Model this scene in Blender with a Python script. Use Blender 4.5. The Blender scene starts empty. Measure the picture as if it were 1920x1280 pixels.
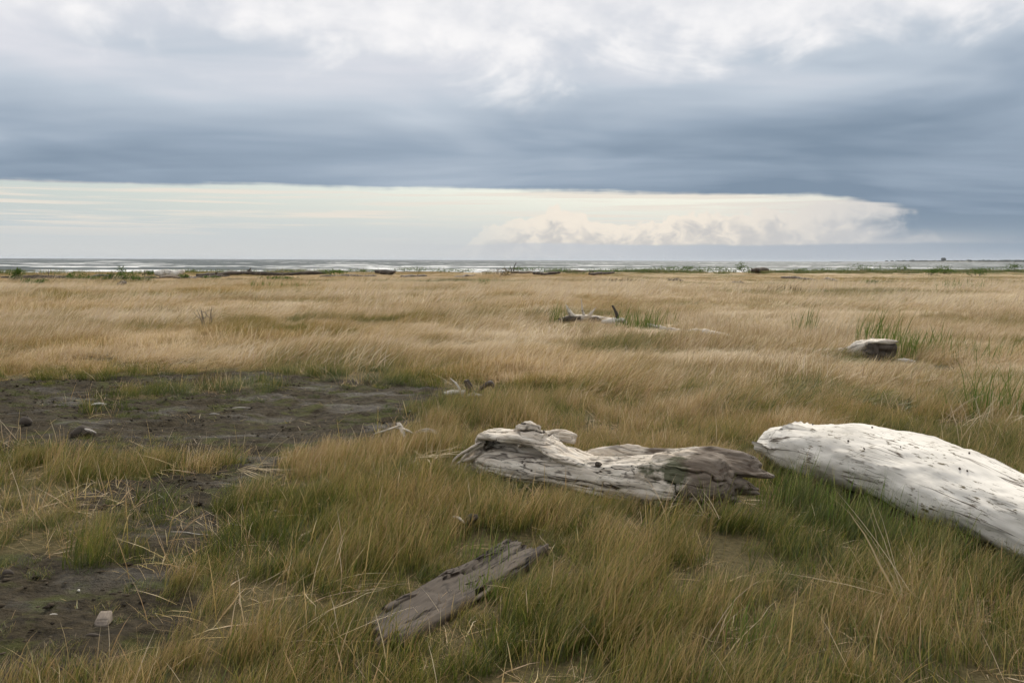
import bpy, bmesh, math, random
import numpy as np
from mathutils import Vector, Matrix

R = math.radians
scene = bpy.context.scene
COL = scene.collection

# ------------------------------------------------------------------ camera
EYE = 1.5
FPX = 1707.0                       # focal length in photo pixels (32 mm on 36 mm)
PITCH, ROLL = R(5.10), R(0.224)
cam_d = bpy.data.cameras.new('camera')
cam_d.lens = 32.0; cam_d.sensor_width = 36.0
cam_d.clip_start = 0.05; cam_d.clip_end = 60000.0
cam = bpy.data.objects.new('camera', cam_d); COL.objects.link(cam)
CM = Matrix.Translation((0, 0, EYE)) @ Matrix.Rotation(R(90) - PITCH, 4, 'X') @ Matrix.Rotation(ROLL, 4, 'Z')
cam.matrix_world = CM
scene.camera = cam

# ------------------------------------------------------------------ view
vs = scene.view_settings
vs.view_transform = 'Standard'; vs.look = 'None'; vs.gamma = 1.0
vs.use_curve_mapping = False
vs.exposure = 0.0
scene.render.engine = 'CYCLES'
scene.cycles.max_bounces = 6
scene.cycles.diffuse_bounces = 2
scene.cycles.glossy_bounces = 2
scene.cycles.transmission_bounces = 3
scene.cycles.transparent_max_bounces = 4
scene.cycles.caustics_reflective = False
scene.cycles.caustics_refractive = False
scene.cycles.use_denoising = True
scene.cycles.denoiser = 'OPENIMAGEDENOISE'
scene.cycles.denoising_input_passes = 'RGB_ALBEDO_NORMAL'
scene.cycles.denoising_prefilter = 'ACCURATE'
scene.cycles.use_adaptive_sampling = True
scene.cycles.adaptive_threshold = 0.03

# ------------------------------------------------------------------ node helper
class S:
    """a socket with arithmetic; builds math nodes in its tree"""
    def __init__(s, nt, sock): s.nt, s.k = nt, sock
    def _m(s, op, *a, clamp=False):
        n = s.nt.nodes.new('ShaderNodeMath'); n.operation = op; n.use_clamp = clamp
        for i, v in enumerate((s,) + a):
            if isinstance(v, S): s.nt.links.new(v.k, n.inputs[i])
            else: n.inputs[i].default_value = v
        return S(s.nt, n.outputs[0])
    def __add__(s, o): return s._m('ADD', o)
    __radd__ = __add__
    def __sub__(s, o): return s._m('SUBTRACT', o)
    def __rsub__(s, o): return (s * -1.0) + o
    def __mul__(s, o): return s._m('MULTIPLY', o)
    __rmul__ = __mul__
    def __truediv__(s, o): return s._m('DIVIDE', o)
    def __pow__(s, o): return s._m('POWER', o)
    def mx(s, o): return s._m('MAXIMUM', o)
    def mn(s, o): return s._m('MINIMUM', o)
    def abs(s): return s._m('ABSOLUTE')
    def sat(s): return s._m('ADD', 0.0, clamp=True)
    def step(s, a, b):               # smoothstep from a to b (a may exceed b)
        n = s.nt.nodes.new('ShaderNodeMapRange'); n.interpolation_type = 'SMOOTHSTEP'
        s.nt.links.new(s.k, n.inputs[0])
        for i, v in ((1, a), (2, b)):
            if isinstance(v, S): s.nt.links.new(v.k, n.inputs[i])
            else: n.inputs[i].default_value = v
        return S(s.nt, n.outputs[0])

class T:
    """wraps a node tree"""
    def __init__(t, nt): t.nt = nt
    def node(t, ty, **kw):
        n = t.nt.nodes.new(ty)
        for k, v in kw.items(): setattr(n, k, v)
        return n
    def link(t, a, b): t.nt.links.new(a.k if isinstance(a, S) else a, b)
    def put(t, sock, v):
        if isinstance(v, S): t.nt.links.new(v.k, sock)
        elif hasattr(v, 'is_output'): t.nt.links.new(v, sock)
        elif isinstance(v, (tuple, list)) and len(v) == 3 and sock.type == 'RGBA': sock.default_value = (*v, 1)
        else: sock.default_value = v
    def xyz(t, x, y, z):
        n = t.node('ShaderNodeCombineXYZ')
        for i, v in enumerate((x, y, z)): t.put(n.inputs[i], v)
        return n.outputs[0]
    def sep(t, v):
        n = t.node('ShaderNodeSeparateXYZ'); t.put(n.inputs[0], v)
        return tuple(S(t.nt, o) for o in n.outputs)
    def noise(t, vec, scale=1.0, detail=4.0, rough=0.5, lac=2.0, dist=0.0, color=False):
        n = t.node('ShaderNodeTexNoise'); n.noise_dimensions = '3D'
        if vec is not None: t.put(n.inputs['Vector'], vec)
        n.inputs['Scale'].default_value = scale; n.inputs['Detail'].default_value = detail
        n.inputs['Roughness'].default_value = rough; n.inputs['Lacunarity'].default_value = lac
        n.inputs['Distortion'].default_value = dist
        return n.outputs['Color'] if color else S(t.nt, n.outputs[0])
    def mix(t, f, a, b, blend='MIX'):
        n = t.node('ShaderNodeMix', data_type='RGBA', blend_type=blend)
        t.put(n.inputs[0], f); t.put(n.inputs[6], a); t.put(n.inputs[7], b)
        return n.outputs[2]
    def ramp(t, f, stops):
        n = t.node('ShaderNodeValToRGB'); cr = n.color_ramp
        while len(cr.elements) < len(stops): cr.elements.new(0.5)
        for e, (p, c) in zip(cr.elements, stops): e.position = p; e.color = (*c, 1)
        t.put(n.inputs[0], f); return n.outputs[0]
    def attr(t, name, ty='GEOMETRY'):
        n = t.node('ShaderNodeAttribute', attribute_name=name, attribute_type=ty)
        return n
    def vmul(t, v, k):
        n = t.node('ShaderNodeVectorMath', operation='MULTIPLY'); t.put(n.inputs[0], v); n.inputs[1].default_value = k
        return n.outputs[0]
    def vadd(t, v, w):
        n = t.node('ShaderNodeVectorMath', operation='ADD'); t.put(n.inputs[0], v); t.put(n.inputs[1], w)
        return n.outputs[0]

# ------------------------------------------------------------------ sky: clouds over a Nishita sky
SUN_EL, SUN_AZ = R(43), R(16)      # azimuth from +Y (the view) towards +X
world = bpy.data.worlds.new('World'); scene.world = world; world.use_nodes = True
wt = T(world.node_tree); world.node_tree.nodes.clear()
out = wt.node('ShaderNodeOutputWorld'); bg = wt.node('ShaderNodeBackground')
wt.link(bg.outputs[0], out.inputs[0])
sky = wt.node('ShaderNodeTexSky', sky_type='NISHITA'); sky.sun_disc = False
sky.sun_elevation = SUN_EL; sky.sun_rotation = SUN_AZ
sky.air_density = 1.0; sky.dust_density = 1.5; sky.ozone_density = 1.0
geo = wt.node('ShaderNodeTexCoord')
dx, dy, dz = wt.sep(geo.outputs['Generated'])
hor = (dx * dx + dy * dy)._m('SQRT')
el = dz._m('ARCTAN2', hor) * (180 / math.pi)             # elevation, degrees
az = dx._m('ARCTAN2', dy) * (180 / math.pi)
saz = dx / hor                                           # sine of the azimuth
def sn(sx, sy, off=0.0, **kw):                           # noise on a cylinder round the viewer, sx per degree across, sy per degree up
    k = 180 / math.pi * sx
    return wt.noise(wt.xyz((dx / hor) * k + off, (dy / hor) * k, el * sy + off * 0.37), 1.0, **kw)

base = wt.mix(1.0, sky.outputs[0], (0.105, 0.103, 0.100), 'MULTIPLY')
base = wt.mix(el.step(7, 0) * 0.9, base, (0.53, 0.625, 0.70))
# thin cream streaks in the clear gap
st = sn(0.045, 2.1, 3.6, detail=5, rough=0.62, dist=0.5)
st2 = sn(0.10, 3.2, 9.7, detail=3, rough=0.6)
streak = (st * 0.62 + st2 * 0.38).step(0.465, 0.575)
c = wt.mix(streak * el.step(0.6, 2.6) * 0.85, base, (0.83, 0.765, 0.675))
c = wt.mix(el.step(2.6, 0.3) * 0.85, c, (0.64, 0.645, 0.63))
# cumulus bank along the horizon
nb = sn(0.20, 0.10, 21.0, detail=2, rough=0.5)
nd = sn(0.75, 0.95, 5.0, detail=4, rough=0.6)
top = (nb - 0.5) * 4.0 + saz.step(-0.10, 0.06) * 2.3 + (nd - 0.5) * 2.0 - saz.step(0.33, 0.48) * 0.8 + 0.75
cum = (top - el).step(-0.05, 0.12) * saz.step(-0.10, 0.06)
shade = (sn(0.85, 1.2, 5.35, detail=4, rough=0.55, dist=0.8) * 1.1 + (top - el).step(1.6, 0.0) * 0.35).step(0.42, 0.85)
ccol = wt.mix(shade, (0.60, 0.58, 0.56), (0.90, 0.82, 0.71))
ccol = wt.mix(saz.step(0.20, 0.42) * 0.45, ccol, (0.62, 0.63, 0.645))
c = wt.mix(cum * 0.95, c, ccol)
# distant grey layer low on the horizon
gl = (el + (sn(0.18, 0.4, 14.0, detail=3, rough=0.55) - 0.5) * 0.55).step(1.12, 0.92)
c = wt.mix(gl * saz.step(-0.22, 0.12) * 0.92, c, wt.mix(saz.step(0.05, 0.42), (0.56, 0.585, 0.62), (0.335, 0.40, 0.48)))
c = wt.mix(saz.step(0.16, 0.40) * el.step(4.6, 2.0)._m('ADD', 0.45)._m('MINIMUM', 1.0) * 0.45, c, (0.53, 0.55, 0.585))
# ragged dark shower cloud coming down to the horizon on the right
rag = (sn(0.30, 0.42, 33.0, detail=5, rough=0.6, dist=0.6) - 0.5)
shower = (saz + rag * 0.20 + el.step(3.6, 2.3) * el.step(0.9, 1.9) * 0.030).step(0.375, 0.445)
lowf = el.step(2.2, 0.7)
shower = (shower * (1.0 - lowf) + saz.step(0.30, 0.56) * lowf) * el.step(0.0, 1.2)._m('ADD', 0.25)._m('MINIMUM', 1.0)
c = wt.mix(shower * 0.95, c, wt.mix(el.step(0.0, 3.5), (0.30, 0.375, 0.46), (0.19, 0.265, 0.355)))
# the cloud deck: plane-projected noise so that it flattens towards the horizon
iz = (dz.mx(0.0) + 0.10)._m('POWER', -1.0)
pu, pv = dx * iz, dy * iz
def pn(s, off, sy=1.0, **kw): return wt.noise(wt.xyz(pu * s + off, pv * s * sy, off), 1.0, **kw)
band = pn(0.35, 4.0, 2.6, detail=4, rough=0.5, dist=0.5)
fine = pn(1.1, 8.3, 2.2, detail=4, rough=0.5)
soft = sn(0.05, 0.28, 17.0, detail=3, rough=0.5, dist=0.5)
lum = el.step(4.0, 17.0) * 0.58 + (band - 0.5) * 0.60 + (fine - 0.5) * 0.22 + (soft - 0.5) * 0.80 + 0.27
lum = lum - saz.step(-0.2, 0.5) * 0.22 - el.step(10.0, 4.5) * 0.08
deck = wt.ramp(lum, [(0.0, (0.215, 0.285, 0.372)), (0.22, (0.33, 0.405, 0.50)), (0.48, (0.525, 0.59, 0.67)),
                     (0.72, (0.72, 0.735, 0.79)), (1.0, (0.86, 0.86, 0.88))])
# bright heads above
puff = sn(0.11, 0.22, 41.0, detail=5, rough=0.55, dist=0.6)
puff2 = sn(0.45, 0.60, 52.0, detail=4, rough=0.56)
heads = ((puff * 0.80 + puff2 * 0.20) + el.step(8.5, 16.0) * 0.36 - (saz - 0.10).abs().step(0.25, 0.6) * 0.10).step(0.56, 0.82)
hcol = wt.mix((puff2 * 0.45 + puff * 0.55).step(0.36, 0.68), (0.78, 0.79, 0.825), (0.98, 0.965, 0.965))
deck = wt.mix(heads * el.step(7.5, 10.5) * 0.92, deck, hcol)
edge = 4.36 - saz * 0.75 - saz * saz * 2.2 - saz.step(0.30, 0.44) * 0.9 + (nd - 0.5) * 0.25 + (sn(0.06, 0.05, 61.0, detail=3, rough=0.5) - 0.5) * 0.45
over = (el - edge + (st2 - 0.5) * 0.55).step(-0.16, 0.20)
c = wt.mix(over, c, deck)
wt.put(bg.inputs['Color'], c); bg.inputs['Strength'].default_value = 1.0
world.cycles.sampling_method = 'NONE'

# ------------------------------------------------------------------ sun, softened by cloud
sun_d = bpy.data.lights.new('sun', 'SUN'); sun_d.energy = 2.8; sun_d.angle = R(9); sun_d.color = (1.0, 0.93, 0.81)
sun = bpy.data.objects.new('sun', sun_d); COL.objects.link(sun)
sv = Vector((math.sin(SUN_AZ) * math.cos(SUN_EL), math.cos(SUN_AZ) * math.cos(SUN_EL), math.sin(SUN_EL)))
sun.rotation_euler = sv.to_track_quat('Z', 'Y').to_euler()
sun.location = (0, 0, 30)

# ------------------------------------------------------------------ numpy helpers
rng = np.random.default_rng(7)
def _h(ix, iy, iz, seed):
    h = (ix.astype(np.int64) * 374761393 + iy.astype(np.int64) * 668265263 + iz.astype(np.int64) * 2147483647 + seed * 1274126177) & 0xFFFFFFFF
    h = ((h ^ (h >> 13)) * 1274126177) & 0xFFFFFFFF
    h = ((h ^ (h >> 16)) * 2246822519) & 0xFFFFFFFF
    return ((h ^ (h >> 15)) & 0xFFFF) / 65535.0
def vnoise(x, y, z=None, seed=0):
    """smooth value noise about 0, roughly -1..1"""
    x = np.asarray(x, float); y = np.asarray(y, float)
    z = np.zeros_like(x) if z is None else np.asarray(z, float)
    x, y, z = np.broadcast_arrays(x, y, z)
    fx, fy, fz = np.floor(x), np.floor(y), np.floor(z)
    a, b, c_ = x - fx, y - fy, z - fz
    a = a * a * a * (a * (a * 6 - 15) + 10); b = b * b * b * (b * (b * 6 - 15) + 10); c_ = c_ * c_ * c_ * (c_ * (c_ * 6 - 15) + 10)
    r = 0
    for k in (0, 1):
        wz = c_ if k else 1 - c_
        for j in (0, 1):
            wy = b if j else 1 - b
            for i in (0, 1):
                r = r + (a if i else 1 - a) * wy * wz * _h(fx + i, fy + j, fz + k, seed)
    return r * 2 - 1
def fbm(x, y, z=None, oct=4, seed=0, gain=0.5):
    x = np.asarray(x, float); y = np.asarray(y, float)
    s, a, n = 0, 1.0, 0
    for o in range(oct):
        s = s + a * vnoise(x, y, z, seed + o * 17); n += a
        x, y = x * 2.03 + 5.2, y * 2.03 + 1.7
        if z is not None: z = np.asarray(z, float) * 2.03 + 3.1
        a *= gain
    return s / n * 1.6
def sstep(v, a, b):
    t = np.clip((v - a) / (b - a), 0, 1); return t * t * (3 - 2 * t)

CMn = np.array(CM)
def G(px, py, z=0.0):
    """point of the plane at height z that a photo pixel looks at"""
    d = CMn[:3, :3] @ np.array([(px - 960) / FPX, -(py - 640) / FPX, -1.0])
    t = (z - EYE) / d[2]
    return np.array([d[0] * t, d[1] * t, z])

def seg_dist(x, y, pts):
    """distance to an open polyline"""
    best = np.full(np.shape(x), 1e9)
    for (x0, y0), (x1, y1) in zip(pts[:-1], pts[1:]):
        vx, vy = x1 - x0, y1 - y0
        t = np.clip(((x - x0) * vx + (y - y0) * vy) / (vx * vx + vy * vy + 1e-12), 0, 1)
        best = np.minimum(best, np.hypot(x - x0 - t * vx, y - y0 - t * vy))
    return best
def poly_sd(x, y, pts):
    """signed distance to a polygon, negative inside"""
    ins = np.zeros(np.shape(x), bool); n = len(pts)
    for i in range(n):
        x0, y0 = pts[i]; x1, y1 = pts[(i + 1) % n]
        c_ = ((y0 > y) != (y1 > y)) & (x < (x1 - x0) * (y - y0) / (y1 - y0 + 1e-12) + x0)
        ins ^= c_
    d = seg_dist(x, y, list(pts) + [pts[0]])
    return np.where(ins, -d, d)

def to_mesh(name, V, F, attrs=None, smooth=False):
    """V (n,3); F list of index tuples or an (m,k) array"""
    me = bpy.data.meshes.new(name)
    V = np.asarray(V, np.float32)
    if isinstance(F, np.ndarray):
        m, k = F.shape
        me.vertices.add(len(V)); me.vertices.foreach_set('co', V.ravel())
        me.loops.add(m * k); me.loops.foreach_set('vertex_index', F.astype(np.int32).ravel())
        me.polygons.add(m); me.polygons.foreach_set('loop_start', np.arange(0, m * k, k, dtype=np.int32))
        me.update(calc_edges=True)
    else:
        me.from_pydata(V.tolist(), [], F)
    for n, a in (attrs or {}).items():
        a = np.asarray(a)
        if a.ndim == 2: at = me.attributes.new(n, 'FLOAT_VECTOR', 'POINT'); at.data.foreach_set('vector', a.astype(np.float32).ravel())
        elif a.dtype.kind == 'i': at = me.attributes.new(n, 'INT', 'POINT'); at.data.foreach_set('value', a.astype(np.int32))
        else: at = me.attributes.new(n, 'FLOAT', 'POINT'); at.data.foreach_set('value', a.astype(np.float32))
    if smooth: me.polygons.foreach_set('use_smooth', np.ones(len(me.polygons), bool))
    me.update()
    return me
def link(name, me, mat, parent=None, loc=None, rz=0.0):
    o = bpy.data.objects.new(name, me); COL.objects.link(o)
    if mat is not None:
        if len(me.materials) == 0: me.materials.append(mat)
    if parent is not None: o.parent = parent
    if loc is not None: o.location = [float(v) for v in loc]
    if rz: o.rotation_euler = (0, 0, float(rz))
    return o
def empty(name, loc, rz=0.0):
    o = bpy.data.objects.new(name, None); COL.objects.link(o)
    o.location = [float(v) for v in loc]; o.rotation_euler = (0, 0, float(rz)); o.empty_display_size = 0.1
    return o
def tag(o, label=None, cat=None, group=None, kind=None):
    if label: o['label'] = label
    if cat: o['category'] = cat
    if group: o['group'] = group
    if kind: o['kind'] = kind
    return o

# ------------------------------------------------------------------ materials
def new_mat(name):
    m = bpy.data.materials.new(name); m.use_nodes = True
    t = T(m.node_tree); m.node_tree.nodes.clear()
    o = t.node('ShaderNodeOutputMaterial')
    return m, t, o
def principled(t, o, col, rough=0.8, bump=None, bstr=0.5, bdist=0.01, spec=0.3):
    p = t.node('ShaderNodeBsdfPrincipled')
    t.put(p.inputs['Base Color'], col); t.put(p.inputs['Roughness'], rough)
    t.put(p.inputs['Specular IOR Level'], spec)
    if bump is not None:
        b = t.node('ShaderNodeBump'); b.inputs['Strength'].default_value = bstr; b.inputs['Distance'].default_value = bdist
        t.put(b.inputs['Height'], bump); t.link(b.outputs[0], p.inputs['Normal'])
    t.link(p.outputs[0], o.inputs[0])
    return p

def grass_material(name, stops, transl=0.38):
    """colour from the tuft's dryness (tint), the blade's own random number (blade) and the height on the blade (along)"""
    m, t, o = new_mat(name)
    tint = S(t.nt, t.attr('tint', 'INSTANCER').outputs['Fac'])
    bl = S(t.nt, t.attr('blade').outputs['Fac']); al = S(t.nt, t.attr('along').outputs['Fac'])
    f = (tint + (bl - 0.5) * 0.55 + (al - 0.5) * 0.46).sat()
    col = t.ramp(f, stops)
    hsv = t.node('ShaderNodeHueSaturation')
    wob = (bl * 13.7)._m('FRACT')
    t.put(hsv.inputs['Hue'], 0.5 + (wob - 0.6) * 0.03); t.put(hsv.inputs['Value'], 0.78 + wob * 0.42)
    t.link(col, hsv.inputs['Color'])
    d = t.node('ShaderNodeBsdfDiffuse'); tr = t.node('ShaderNodeBsdfTranslucent'); g = t.node('ShaderNodeBsdfGlossy')
    t.link(hsv.outputs[0], d.inputs[0]); t.link(hsv.outputs[0], tr.inputs[0])
    g.inputs['Roughness'].default_value = 0.42; g.inputs['Color'].default_value = (0.8, 0.78, 0.72, 1)
    mx = t.node('ShaderNodeMixShader'); mx.inputs[0].default_value = transl
    t.link(d.outputs[0], mx.inputs[1]); t.link(tr.outputs[0], mx.inputs[2])
    m2 = t.node('ShaderNodeMixShader'); m2.inputs[0].default_value = 0.045
    t.link(mx.outputs[0], m2.inputs[1]); t.link(g.outputs[0], m2.inputs[2])
    t.link(m2.outputs[0], o.inputs[0])
    return m
GRASS_STOPS = [(0.0, (0.062, 0.085, 0.013)), (0.14, (0.135, 0.160, 0.027)), (0.30, (0.250, 0.222, 0.052)), (0.52, (0.375, 0.260, 0.098)),  # darkest green also carries the painted shade beside the logs
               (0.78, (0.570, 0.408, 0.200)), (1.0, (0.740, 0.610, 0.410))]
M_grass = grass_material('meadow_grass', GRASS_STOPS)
def plain_blade_material(name, stops, transl=0.35):
    m, t, o = new_mat(name)
    bl = S(t.nt, t.attr('blade').outputs['Fac']); al = S(t.nt, t.attr('along').outputs['Fac'])
    col = t.ramp((bl * 0.75 + al * 0.25).sat(), stops)
    d = t.node('ShaderNodeBsdfDiffuse'); tr = t.node('ShaderNodeBsdfTranslucent')
    t.link(col, d.inputs[0]); t.link(col, tr.inputs[0])
    mx = t.node('ShaderNodeMixShader'); mx.inputs[0].default_value = transl
    t.link(d.outputs[0], mx.inputs[1]); t.link(tr.outputs[0], mx.inputs[2]); t.link(mx.outputs[0], o.inputs[0])
    return m
M_dune = plain_blade_material('dune_grass_blades', [(0.0, (0.075, 0.125, 0.022)), (0.45, (0.135, 0.19, 0.045)), (0.75, (0.22, 0.24, 0.07)), (1.0, (0.42, 0.34, 0.17))])
M_leaf = plain_blade_material('shrub_leaves', [(0.0, (0.045, 0.085, 0.015)), (0.5, (0.085, 0.14, 0.028)), (1.0, (0.15, 0.20, 0.055))])
M_drybush = plain_blade_material('dry_bush_leaves', [(0.0, (0.075, 0.065, 0.028)), (0.5, (0.14, 0.105, 0.05)), (1.0, (0.22, 0.165, 0.08))])
M_straw = plain_blade_material('straw', [(0.0, (0.40, 0.32, 0.20)), (0.5, (0.55, 0.45, 0.29)), (1.0, (0.70, 0.60, 0.43))], 0.2)

def wood_material(name, dark, mid, pale, crack=0.5, speck=0.3, moss=None, sx=3.0, sy=38.0, rough=0.75, bstr=0.6):
    """weathered wood; the 'grain' attribute runs (along the grain, across, across)"""
    m, t, o = new_mat(name)
    g = t.attr('grain').outputs['Vector']
    cav = S(t.nt, t.attr('cavity').outputs['Fac'])
    warp = t.noise(t.vmul(g, (2.0, 5.0, 5.0)), 1.0, 3, color=True)
    gw = t.vadd(g, t.vmul(warp, (0.05, 0.03, 0.03)))
    fib = t.noise(t.vmul(gw, (sx, sy, sy)), 1.0, 6, 0.65)
    fib2 = t.noise(t.vmul(gw, (sx * 3.2, sy * 3.0, sy * 3.0)), 1.0, 4, 0.6)
    big = t.noise(t.vmul(g, (1.6, 4.0, 4.0)), 1.0, 4, 0.55)
    ck = t.noise(t.vmul(gw, (sx * 0.33, sy * 0.45, sy * 0.45)), 1.0, 3, 0.5)
    crackm = (1.0 - ((ck - 0.5).abs().step(0.0, 0.022))) * big.step(0.42, 0.60) * crack
    col = t.mix((fib * 0.6 + big * 0.5).step(0.32, 0.72), mid, pale)
    col = t.mix(fib2.step(0.62, 0.80) * 0.35, col, dark)
    sp = t.noise(t.vmul(g, (15.0, 75.0, 75.0)), 1.0, 3, 0.6)
    spb = t.noise(t.vmul(g, (3.0, 6.0, 6.0)), 1.0, 2, 0.5)
    spm = (sp.step(0.56, 0.66)) * spb.step(0.36, 0.58) * speck
    col = t.mix(spm, col, (dark[0] * 1.1, dark[1] * 1.15, dark[2] * 0.9))
    col = t.mix((crackm + cav.step(0.25, 0.9) * 0.75).sat(), col, dark)
    if moss is not None:
        ms = S(t.nt, t.attr('moss').outputs['Fac'])
        mn_ = t.noise(t.vmul(g, (30.0, 30.0, 30.0)), 1.0, 5, 0.65)
        col = t.mix((ms + (mn_ - 0.5) * 1.1 + (fib - 0.5) * 0.8).step(0.30, 0.80) * 0.9, col, moss)
    rot_and_shade = S(t.nt, t.attr('rot_and_shade').outputs['Fac'])
    col = t.mix((rot_and_shade + (fib - 0.5) * 0.9 + (big - 0.5) * 0.5).step(0.35, 0.8) * 0.85, col, t.mix(fib2, dark, (0.125, 0.085, 0.055)))
    h = fib * 0.6 + fib2 * 0.35 - crackm * 1.2 - spm * 0.5
    principled(t, o, col, rough, h, bstr, 0.006, 0.25)
    return m
M_white = wood_material('bleached_driftwood', (0.10, 0.076, 0.052), (0.55, 0.515, 0.45), (0.77, 0.73, 0.655), crack=1.0, speck=1.0, moss=(0.16, 0.16, 0.075), sx=2.2, sy=24.0, bstr=0.45)
M_log = wood_material('split_driftwood', (0.040, 0.028, 0.019), (0.40, 0.32, 0.235), (0.80, 0.735, 0.63), crack=1.0, speck=0.6, moss=(0.050, 0.056, 0.020), sx=1.5, sy=44.0, bstr=0.9)
M_grey = wood_material('grey_weathered_wood', (0.014, 0.010, 0.008), (0.046, 0.034, 0.025), (0.105, 0.082, 0.061), crack=0.9, speck=0.4, bstr=0.9)
M_pale = wood_material('pale_weathered_wood', (0.09, 0.075, 0.06), (0.40, 0.36, 0.30), (0.66, 0.61, 0.54), crack=0.7, speck=0.3)
M_block = wood_material('sawn_grey_wood', (0.05, 0.04, 0.03), (0.15, 0.12, 0.092), (0.30, 0.25, 0.20), crack=0.6, speck=0.3)
M_dark = wood_material('dark_wet_wood', (0.018, 0.014, 0.011), (0.05, 0.04, 0.03), (0.11, 0.09, 0.07), crack=0.6, speck=0.2)
M_brown = wood_material('brown_shore_wood', (0.03, 0.024, 0.018), (0.10, 0.08, 0.06), (0.24, 0.20, 0.155), crack=0.6, speck=0.2)

# ------------------------------------------------------------------ where things lie on the ground
WHITE_LOG = [(1.96, 6.62), (2.12, 6.38), (2.28, 6.02), (2.42, 5.5), (2.56, 4.9), (2.70, 4.2), (2.90, 3.3), (3.1, 2.3)]
LOG_L, LOG_R = G(893, 886)[:2], G(1420, 974)[:2]
PLANK_A, PLANK_B = G(735, 1190)[:2], G(972, 1045)[:2]

# ground where the grass stays low: (points, reach, height factor)
def LOW_ZONES():
    return [([tuple(p) for p in WHITE_LOG], 0.70, 0.68), ([tuple(LOG_L), tuple(0.3 * LOG_L + 0.7 * LOG_R)], 0.55, 0.45), ([tuple(0.75 * PLANK_A + 0.25 * PLANK_B), tuple(PLANK_B)], 0.45, 0.45),
            (gp((1600, 690), (1680, 694)), 1.0, 0.30), (gp((1040, 613), (1165, 617)), 1.6, 0.35), (gp((1290, 640), (1400, 645)), 1.3, 0.45),
            (gp((840, 752), (890, 752)), 0.4, 0.3), (gp((720, 832), (800, 836)), 0.3, 0.5), (gp((440, 892), (560, 925)), 0.25, 0.5), (gp((180, 1170), (210, 1170)), 0.25, 0.4)]
def low_grass(x, y):
    f = np.ones(np.shape(x))
    for pl, r, k in LOW_ZONES(): f = np.minimum(f, 1 - (1 - k) * sstep(seg_dist(x, y, pl), r, r * 0.45))
    return f
def gp(*pts): return [tuple(G(x, y)[:2]) for x, y in pts]
MUD_A = gp((-400, 722), (0, 716), (60, 712), (160, 714), (300, 704), (420, 697), (530, 698), (640, 712), (760, 718), (905, 735),
           (890, 756), (790, 772), (730, 806), (620, 834), (500, 858), (480, 905), (430, 960), (428, 1020), (395, 1052), (300, 1095),
           (225, 1180), (120, 1240), (0, 1258), (-300, 1290), (-300, 1075), (0, 1068), (150, 1062), (240, 1050), (275, 1000), (318, 960),
           (300, 900), (235, 850), (100, 842), (0, 840), (-400, 850))
ISLES = [(gp((262, 738), (360, 728), (462, 724)), 0.42), (gp((240, 862), (330, 880), (400, 868)), 0.20), (gp((150, 770), (215, 768)), 0.07), (gp((250, 830), (290, 826)), 0.08)]
def mud_sd(x, y):
    n = fbm(x * 1.1, y * 1.1, seed=3, oct=5, gain=0.62)
    d = poly_sd(x, y, MUD_A) + n * 0.30 - 0.05 - 0.09 * sstep(y, 7.2, 6.2)
    for pl, r in ISLES: d = np.maximum(d, (r + n * 0.15) - seg_dist(x, y, pl))
    return d
def mud_mask(x, y):
    m = np.zeros(np.shape(x))
    near = (y > 1.5) & (y < 16) & (x < 2.5) & (x > -14)
    m[near] = sstep(-mud_sd(x[near], y[near]), -0.30, 0.02)
    return m

def berm_y(x): return 92.0 + 0.33 * np.clip(x, -400, 400) + 3.0 * vnoise(x * 0.05, x * 0 + 4.0, seed=5)
def shore_y(x): return np.where(x < 60, 148 + 0.42 * np.clip(x, -3000, 60), 173 + 1.45 * (x - 60))
SEA_Z = -1.6
def height(x, y, detail=True):
    x = np.asarray(x, float); y = np.asarray(y, float)
    b = berm_y(x); s = shore_y(x)
    q = np.clip((y - b) / np.maximum(s - b, 1.0), 0, 3)
    z = 0.20 * np.exp(-((y - b) / 7.0) ** 2) - 1.75 * sstep(q, 0.02, 1.0) - 3.0 * np.clip(q - 1, 0, 2)
    land = 1 - sstep(y, b + 2, b + 14)
    z = z + land * (0.035 * fbm(x * 0.55, y * 0.7, seed=11, oct=3) + 0.05 * sstep(y, 8, 25) * fbm(x * 0.22, y * 0.42, seed=12, oct=3))
    if detail:
        m = mud_mask(x, y)
        z = z - 0.03 * m + m * (0.026 * fbm(x * 3.0, y * 6.5, seed=21, oct=3) + 0.020 * np.abs(fbm(x * 5, y * 11, seed=22, oct=3)))
    return z
def hz(x, y): return float(height(np.array([float(x)]), np.array([float(y)]))[0])

# ------------------------------------------------------------------ ground
def graded(lo, hi, step, grow, end_lo, end_hi, cap=200.0):
    a = list(np.arange(lo, hi + step * 0.5, step))
    s, v = step, a[-1]
    while v < end_hi: s = min(s * grow, cap); v += s; a.append(v)
    s, v, b = step, a[0], []
    while v > end_lo: s = min(s * grow, cap); v -= s; b.append(v)
    return np.array(b[::-1] + a)
gx = graded(-5.0, 3.0, 0.045, 1.045, -2600, 3000)
gy = graded(2.6, 13.5, 0.045, 1.035, -2000, 4200)
X, Y = np.meshgrid(gx, gy)
Z = height(X, Y)
ny, nx = X.shape
idx = np.arange(nx * ny).reshape(ny, nx)
Fq = np.stack([idx[:-1, :-1], idx[:-1, 1:], idx[1:, 1:], idx[1:, :-1]], -1).reshape(-1, 4)
mudv = mud_mask(X, Y)
b_ = berm_y(X)
sand = sstep(Y - b_, 3, 14)
m, t, o = new_mat('ground')
P = t.node('ShaderNodeNewGeometry').outputs['Position']
mud = S(t.nt, t.attr('mud').outputs['Fac']); snd = S(t.nt, t.attr('sand').outputs['Fac'])
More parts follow.
